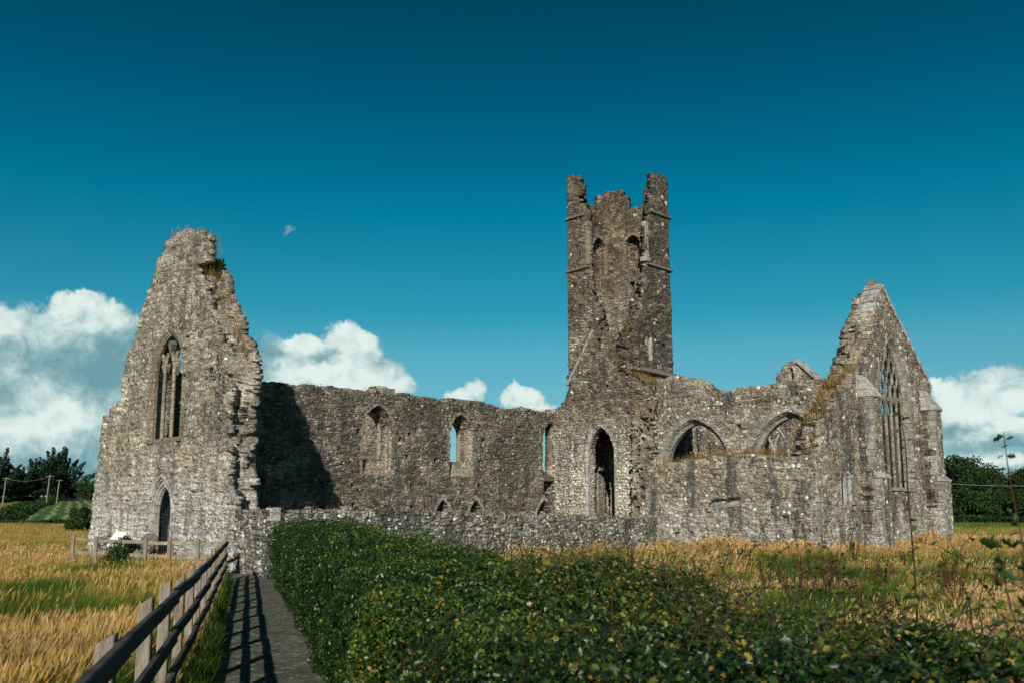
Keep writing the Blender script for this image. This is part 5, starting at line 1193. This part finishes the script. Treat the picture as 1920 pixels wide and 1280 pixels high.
face_weeds(10, 'x', 41.0, (25, 29.2), (7.4, 8.4), 4, 22, .1); face_weeds(6, 'x', 40.9, (20, 24), (7.2, 8.0), 5, 20, .1); face_weeds(26, 'x', 14.84, (29.8, 31.2), (7, 11.2), 7)
o = leaves('wall_weeds', M_shrub, np.array(PT), np.array(NR, float), np.random.RandomState(1).uniform(.04, .1, len(PT)), np.random.RandomState(2).rand(len(PT)), ruin, False, 3, .6); o['kind'] = 'stuff'
PT = []; NR = []
face_weeds(170, 'x', 14.83, (29.2, 40.8), (.8, 12), 11, 9, .035, front_gable); face_weeds(70, 'x', 41.24, (30.5, 36.5), (2.2, 11), 12, 8, .045); face_weeds(60, 'y', 37.46, (22, 40), (2, 7), 13, 7, .035)
face_weeds(40, 'x', 40.98, (19, 29), (5, 8.2), 14, 8, .045); face_weeds(50, 'y', 17.47, (36, 49), (1, 8), 15, 8, .04)
o = leaves('rusty_tufts', M_dock, np.array(PT), np.array(NR, float), np.random.RandomState(3).uniform(.035, .075, len(PT)), np.random.RandomState(4).rand(len(PT)), ruin, False, 4, .6); o['kind'] = 'stuff'

# ------------------------------------------------------------------ trees
def tree(name, r, g, h, w, label, kind='round', seed=0, n=5000, leaf=.4, mat=None, group=None, cat='tree'):
    rg = np.random.RandomState(seed); random.seed(seed); z0 = float(hz(r, g)); base = W(r, g, z0)
    root = empty(name, tuple(base), label=label, cat=cat, group=group)
    m = MB(); th_ = h * (.25 if kind == 'round' else .18)
    m.tube([tuple(base - Vector((0, 0, .3))), tuple(base + Vector((0, 0, th_))), tuple(base + Vector((.2, .1, h * .75)))], [w * .055, w * .045, w * .012], 7)
    nb = 26 if kind == 'round' else 40; C = []
    for k in range(nb):
        a = rg.uniform(0, 6.283); t = rg.uniform(.18, 1) ** .8
        if kind == 'round': rad = w * .5 * math.sqrt(max(.05, 1 - ((t - .48) / .56) ** 2)) * rg.uniform(.5, .95)
        else: rad = w * .5 * (.75 + .25 * t) * rg.uniform(.2, .9) * (1 - max(0, t - .7) * 1.9)
        e = base + Vector((math.cos(a) * rad, math.sin(a) * rad, h * (t * .86 + .04))); C.append(e)
        s0 = base + Vector((0, 0, h * t * .45)); m.tube([tuple(s0), tuple(s0.lerp(e, .55) + Vector((0, 0, .2))), tuple(e)], [w * .018, w * .01, w * .004], 5)
    m.build('trunk', M_twig, root)
    C = np.array([tuple(c) for c in C]); k = rg.randint(0, nb, n); sz = w * rg.uniform(.1, .19, nb) * (1.25 if kind == 'cypress' else 1)
    off = rg.normal(0, 1, (n, 3)); off /= np.linalg.norm(off, axis=1)[:, None]; off *= (rg.rand(n) ** .4)[:, None]
    if kind == 'cypress':                                  # plumes sweeping outwards and up
        d = C - np.array([base.x, base.y, base.z + h * .3]); d /= np.linalg.norm(d, axis=1)[:, None]; t = rg.uniform(-.6, 1.5, n)
        P = C[k] + d[k] * (t * sz[k] * 1.5)[:, None] + off * (sz[k] * (1.0 - .5 * np.clip(t, 0, 1.5)))[:, None] * .62
    else: P = C[k] + off * sz[k][:, None] * np.array([1, 1, .75])
    P[:, 2] = np.maximum(P[:, 2], z0 + .3)
    leaves('crown', mat or M_tree, P, off + np.array([0, 0, .5]), rg.uniform(.6, 1.3, n) * leaf, rg.rand(n), root, False, seed, .7)
    return root
def at_px(px, g): return (px - 960) / 1660 * g
tree('cypress_tree', at_px(112, 262), 262, 10.8, 14, 'largest dark cypress, rightmost of the clump on the hill', 'cypress', 1, 14000, .6, M_cyp, 'cypress trees on the left hill')
tree('cypress_tree', at_px(78, 262), 262, 9.6, 12, 'medium cypress between the two neighbouring crowns on the hill', 'cypress', 2, 9000, .55, M_cyp, 'cypress trees on the left hill')
tree('cypress_tree', at_px(48, 258), 258, 7.6, 11, 'lowest spreading cypress at the left of the clump', 'cypress', 3, 8000, .55, M_cyp, 'cypress trees on the left hill')
tree('cypress_tree', at_px(4, 250), 250, 10.2, 12, 'dark cypress behind the leftmost utility pole', 'cypress', 4, 9000, .6, M_cyp, 'cypress trees on the left hill')
tree('broadleaf_tree', at_px(158, 270), 270, 5.5, 8, 'small round tree behind the cottages', 'round', 5, 3000, .5, None, 'trees behind the cottages')
tree('broadleaf_tree', at_px(176, 262), 262, 6.0, 9, 'round tree touching the ruin edge at the left', 'round', 6, 3000, .5, None, 'trees behind the cottages')
tr = [(1775, 150, 11.2, 13, 'tallest leafy tree just right of the far buttress'), (1812, 160, 10.0, 12, 'leafy tree second from the far buttress'), (1850, 170, 7.6, 13, 'lower leafy tree in the middle of the right wood'), (1884, 165, 7.0, 12, 'leafy tree near the right shoot'),
      (1915, 158, 8.6, 13, 'taller leafy tree at the far right end of the wood'), (1838, 150, 5.2, 9, 'low bushy tree in front of the right wood'), (1800, 146, 4.6, 8, 'low round tree at the foot of the tallest one'), (1880, 148, 4.5, 10, 'low wide tree below the two right-hand crowns of the wood')]
for k, (px, g, h, w, lb) in enumerate(tr): tree('broadleaf_tree', at_px(px, g), g, h, w, lb, 'round', 20 + k, 8000 if h > 6 else 4500, .42, None, 'trees of the wood on the right')
def field_hedge(name, pts, wd, h, n, label, seed):
    rg = np.random.RandomState(seed); pts = np.array(pts, float); seg = np.hypot(*(pts[1:] - pts[:-1]).T); cum = np.r_[0, np.cumsum(seg)]; s = rg.rand(n) * cum[-1]
    r = np.interp(s, cum, pts[:, 0]); g = np.interp(s, cum, pts[:, 1]); hh = h * (.65 + .7 * fbm(s * .18, s * 0, seed, 3) / .47 * .7)
    a = rg.rand(n) * math.pi; q = rg.rand(n) ** .3; r = r + np.cos(a) * wd / 2 * q; z = hz(r, g) + np.sin(a) * hh * q; P = to_world(r, g + rg.normal(0, wd * .25, n), z)
    o = leaves(name, M_tree, P, np.tile((0, 0, .5), (n, 1)), rg.uniform(.5, 1.2, n) * .5, rg.rand(n) * .7, None, False, seed, 1.0); return tag(o, label, 'hedge')
field_hedge('field_hedge', [(at_px(12, 100), 100), (at_px(60, 160), 160), (at_px(108, 262), 262)], 3.6, 1.35, 16000, 'dark hedge climbing diagonally between the two hill fields', 3)
field_hedge('field_hedge', [(at_px(-40, 99), 99), (at_px(20, 99), 99), (at_px(70, 98), 98), (at_px(140, 96), 96)], 2.0, .45, 7000, 'low dark hedge along the foot of the hill', 4)
field_hedge('field_hedge', [(at_px(-30, 262), 262), (at_px(60, 264), 264), (at_px(112, 264), 264)], 3, 1.3, 7000, 'ragged hedge below the cypresses on the skyline', 5)
field_hedge('field_hedge', [(at_px(1700, 102), 102), (at_px(1800, 104), 104), (at_px(1960, 104), 104)], 2.4, .75, 7000, 'low green hedge across the flat field on the right', 6)
field_hedge('field_hedge', [(at_px(1690, 150), 152), (at_px(1800, 152), 152), (at_px(1990, 150), 150)], 6, 2.8, 14000, 'dark understorey hedge at the foot of the right wood', 7)

# ------------------------------------------------------------------ poles, wires, cottages
M_polew = simple_mat('pale_pole_wood', (.13, .125, .09), (.22, .2, .15), 2, .9, 0)
M_wire = simple_mat('grey_wire', (.25, .26, .26), (.3, .31, .31), 2, .6, 0)
tops = []
for px, g, h, lb in ((13, 205, 6.6, 'leftmost of the three utility poles on the hill'), (94, 190, 6.9, 'middle utility pole, tallest of the three'), (113, 215, 6.2, 'rightmost utility pole beside the big cypress')):
    r = at_px(px, g); b0 = W(r, g, float(hz(r, g))); root = empty('utility_pole', tuple(b0), label=lb, cat='utility pole', group='utility poles on the left hill')
    m = MB(); m.tube([tuple(b0), tuple(b0 + Vector((.35, -.2, h)))], [.17, .13], 7); m.build('pole', M_polew, root)
    m = MB(); t = b0 + Vector((.33, -.19, h - .3)); m.box(t, (1.6, .12, .12), Matrix.Rotation(-.785, 3, 'Z')); m.build('cross_arm', M_polew, root); tops.append(t)
def wire(a, b_, sag, rad, label):
    m = MB(); a, b_ = Vector(a), Vector(b_); m.tube([tuple(a.lerp(b_, k / 16) - Vector((0, 0, sag * 4 * (k / 16) * (1 - k / 16)))) for k in range(17)], rad, 4); tag(m.build('overhead_wire', M_wire, None), label, 'cable')
wire(tops[0], tops[1],   .8, .02, 'thin wire between the left and middle utility poles'); wire(tops[1], tops[2], .3, .02, 'thin wire between the middle and right utility poles')
wire(W(at_px(1735, 120), 120, 5.3), W(at_px(2100, 105), 105, 4.9), .5, .025, 'thin wire crossing in front of the wood on the right')
for px, g, w, lb in ((128, 275, 6.5, 'white cottage with dark roof on the hill, left one'), (150, 272, 7.5, 'white cottage with paired gables on the hill, right one')):
    r = at_px(px, g); z0 = float(hz(r, g)); b0 = W(r, g, z0); R_ = Matrix.Rotation(-.785, 3, 'Z'); root = empty('cottage', tuple(b0), label=lb, cat='house', group='white cottages on the hill')
    m = MB(); m.box(b0 + Vector((0, 0, 1.1)), (w, 4.5, 2.6), R_)
    for s_ in (-.28, .28):
        V = [R_ @ Vector(p) + b0 for p in ((w * s_ - 1.2, -2.6, .2), (w * s_ + 1.2, -2.6, .2), (w * s_ + 1.2, -2.6, 2.2), (w * s_, -2.6, 3.1), (w * s_ - 1.2, -2.6, 2.2))]; V2 = [v + R_ @ Vector((0, 2.5, 0)) for v in V]
        m.add([tuple(v) for v in V + V2], [(0, 1, 2, 3, 4), (9, 8, 7, 6, 5)] + [(i, i + 5, (i + 1) % 5 + 5, (i + 1) % 5) for i in range(5)])
    m.build('wall', M_plaster, root)
    m = MB(); V = [R_ @ Vector(p) + b0 for p in ((-w / 2 - .2, -2.5, 2.35), (w / 2 + .2, -2.5, 2.35), (w / 2 + .2, 0, 4.1), (-w / 2 - .2, 0, 4.1), (-w / 2 - .2, 2.5, 2.35), (w / 2 + .2, 2.5, 2.35))]
    m.add([tuple(v) for v in V], [(0, 1, 2, 3), (3, 2, 5, 4), (0, 3, 4), (1, 5, 2)]); rf = m.build('roof', M_slate, root)
    m = MB(); m.box(b0 + R_ @ Vector((w * .3, 0, 4.4)), (.8, .6, 1.3), R_); m.build('chimney', M_plaster, rf)
    m = MB(); m.box(b0 + R_ @ Vector((0, -2.28, 1.4)), (.9, .06, 1.1), R_); m.build('window', M_slate, root)
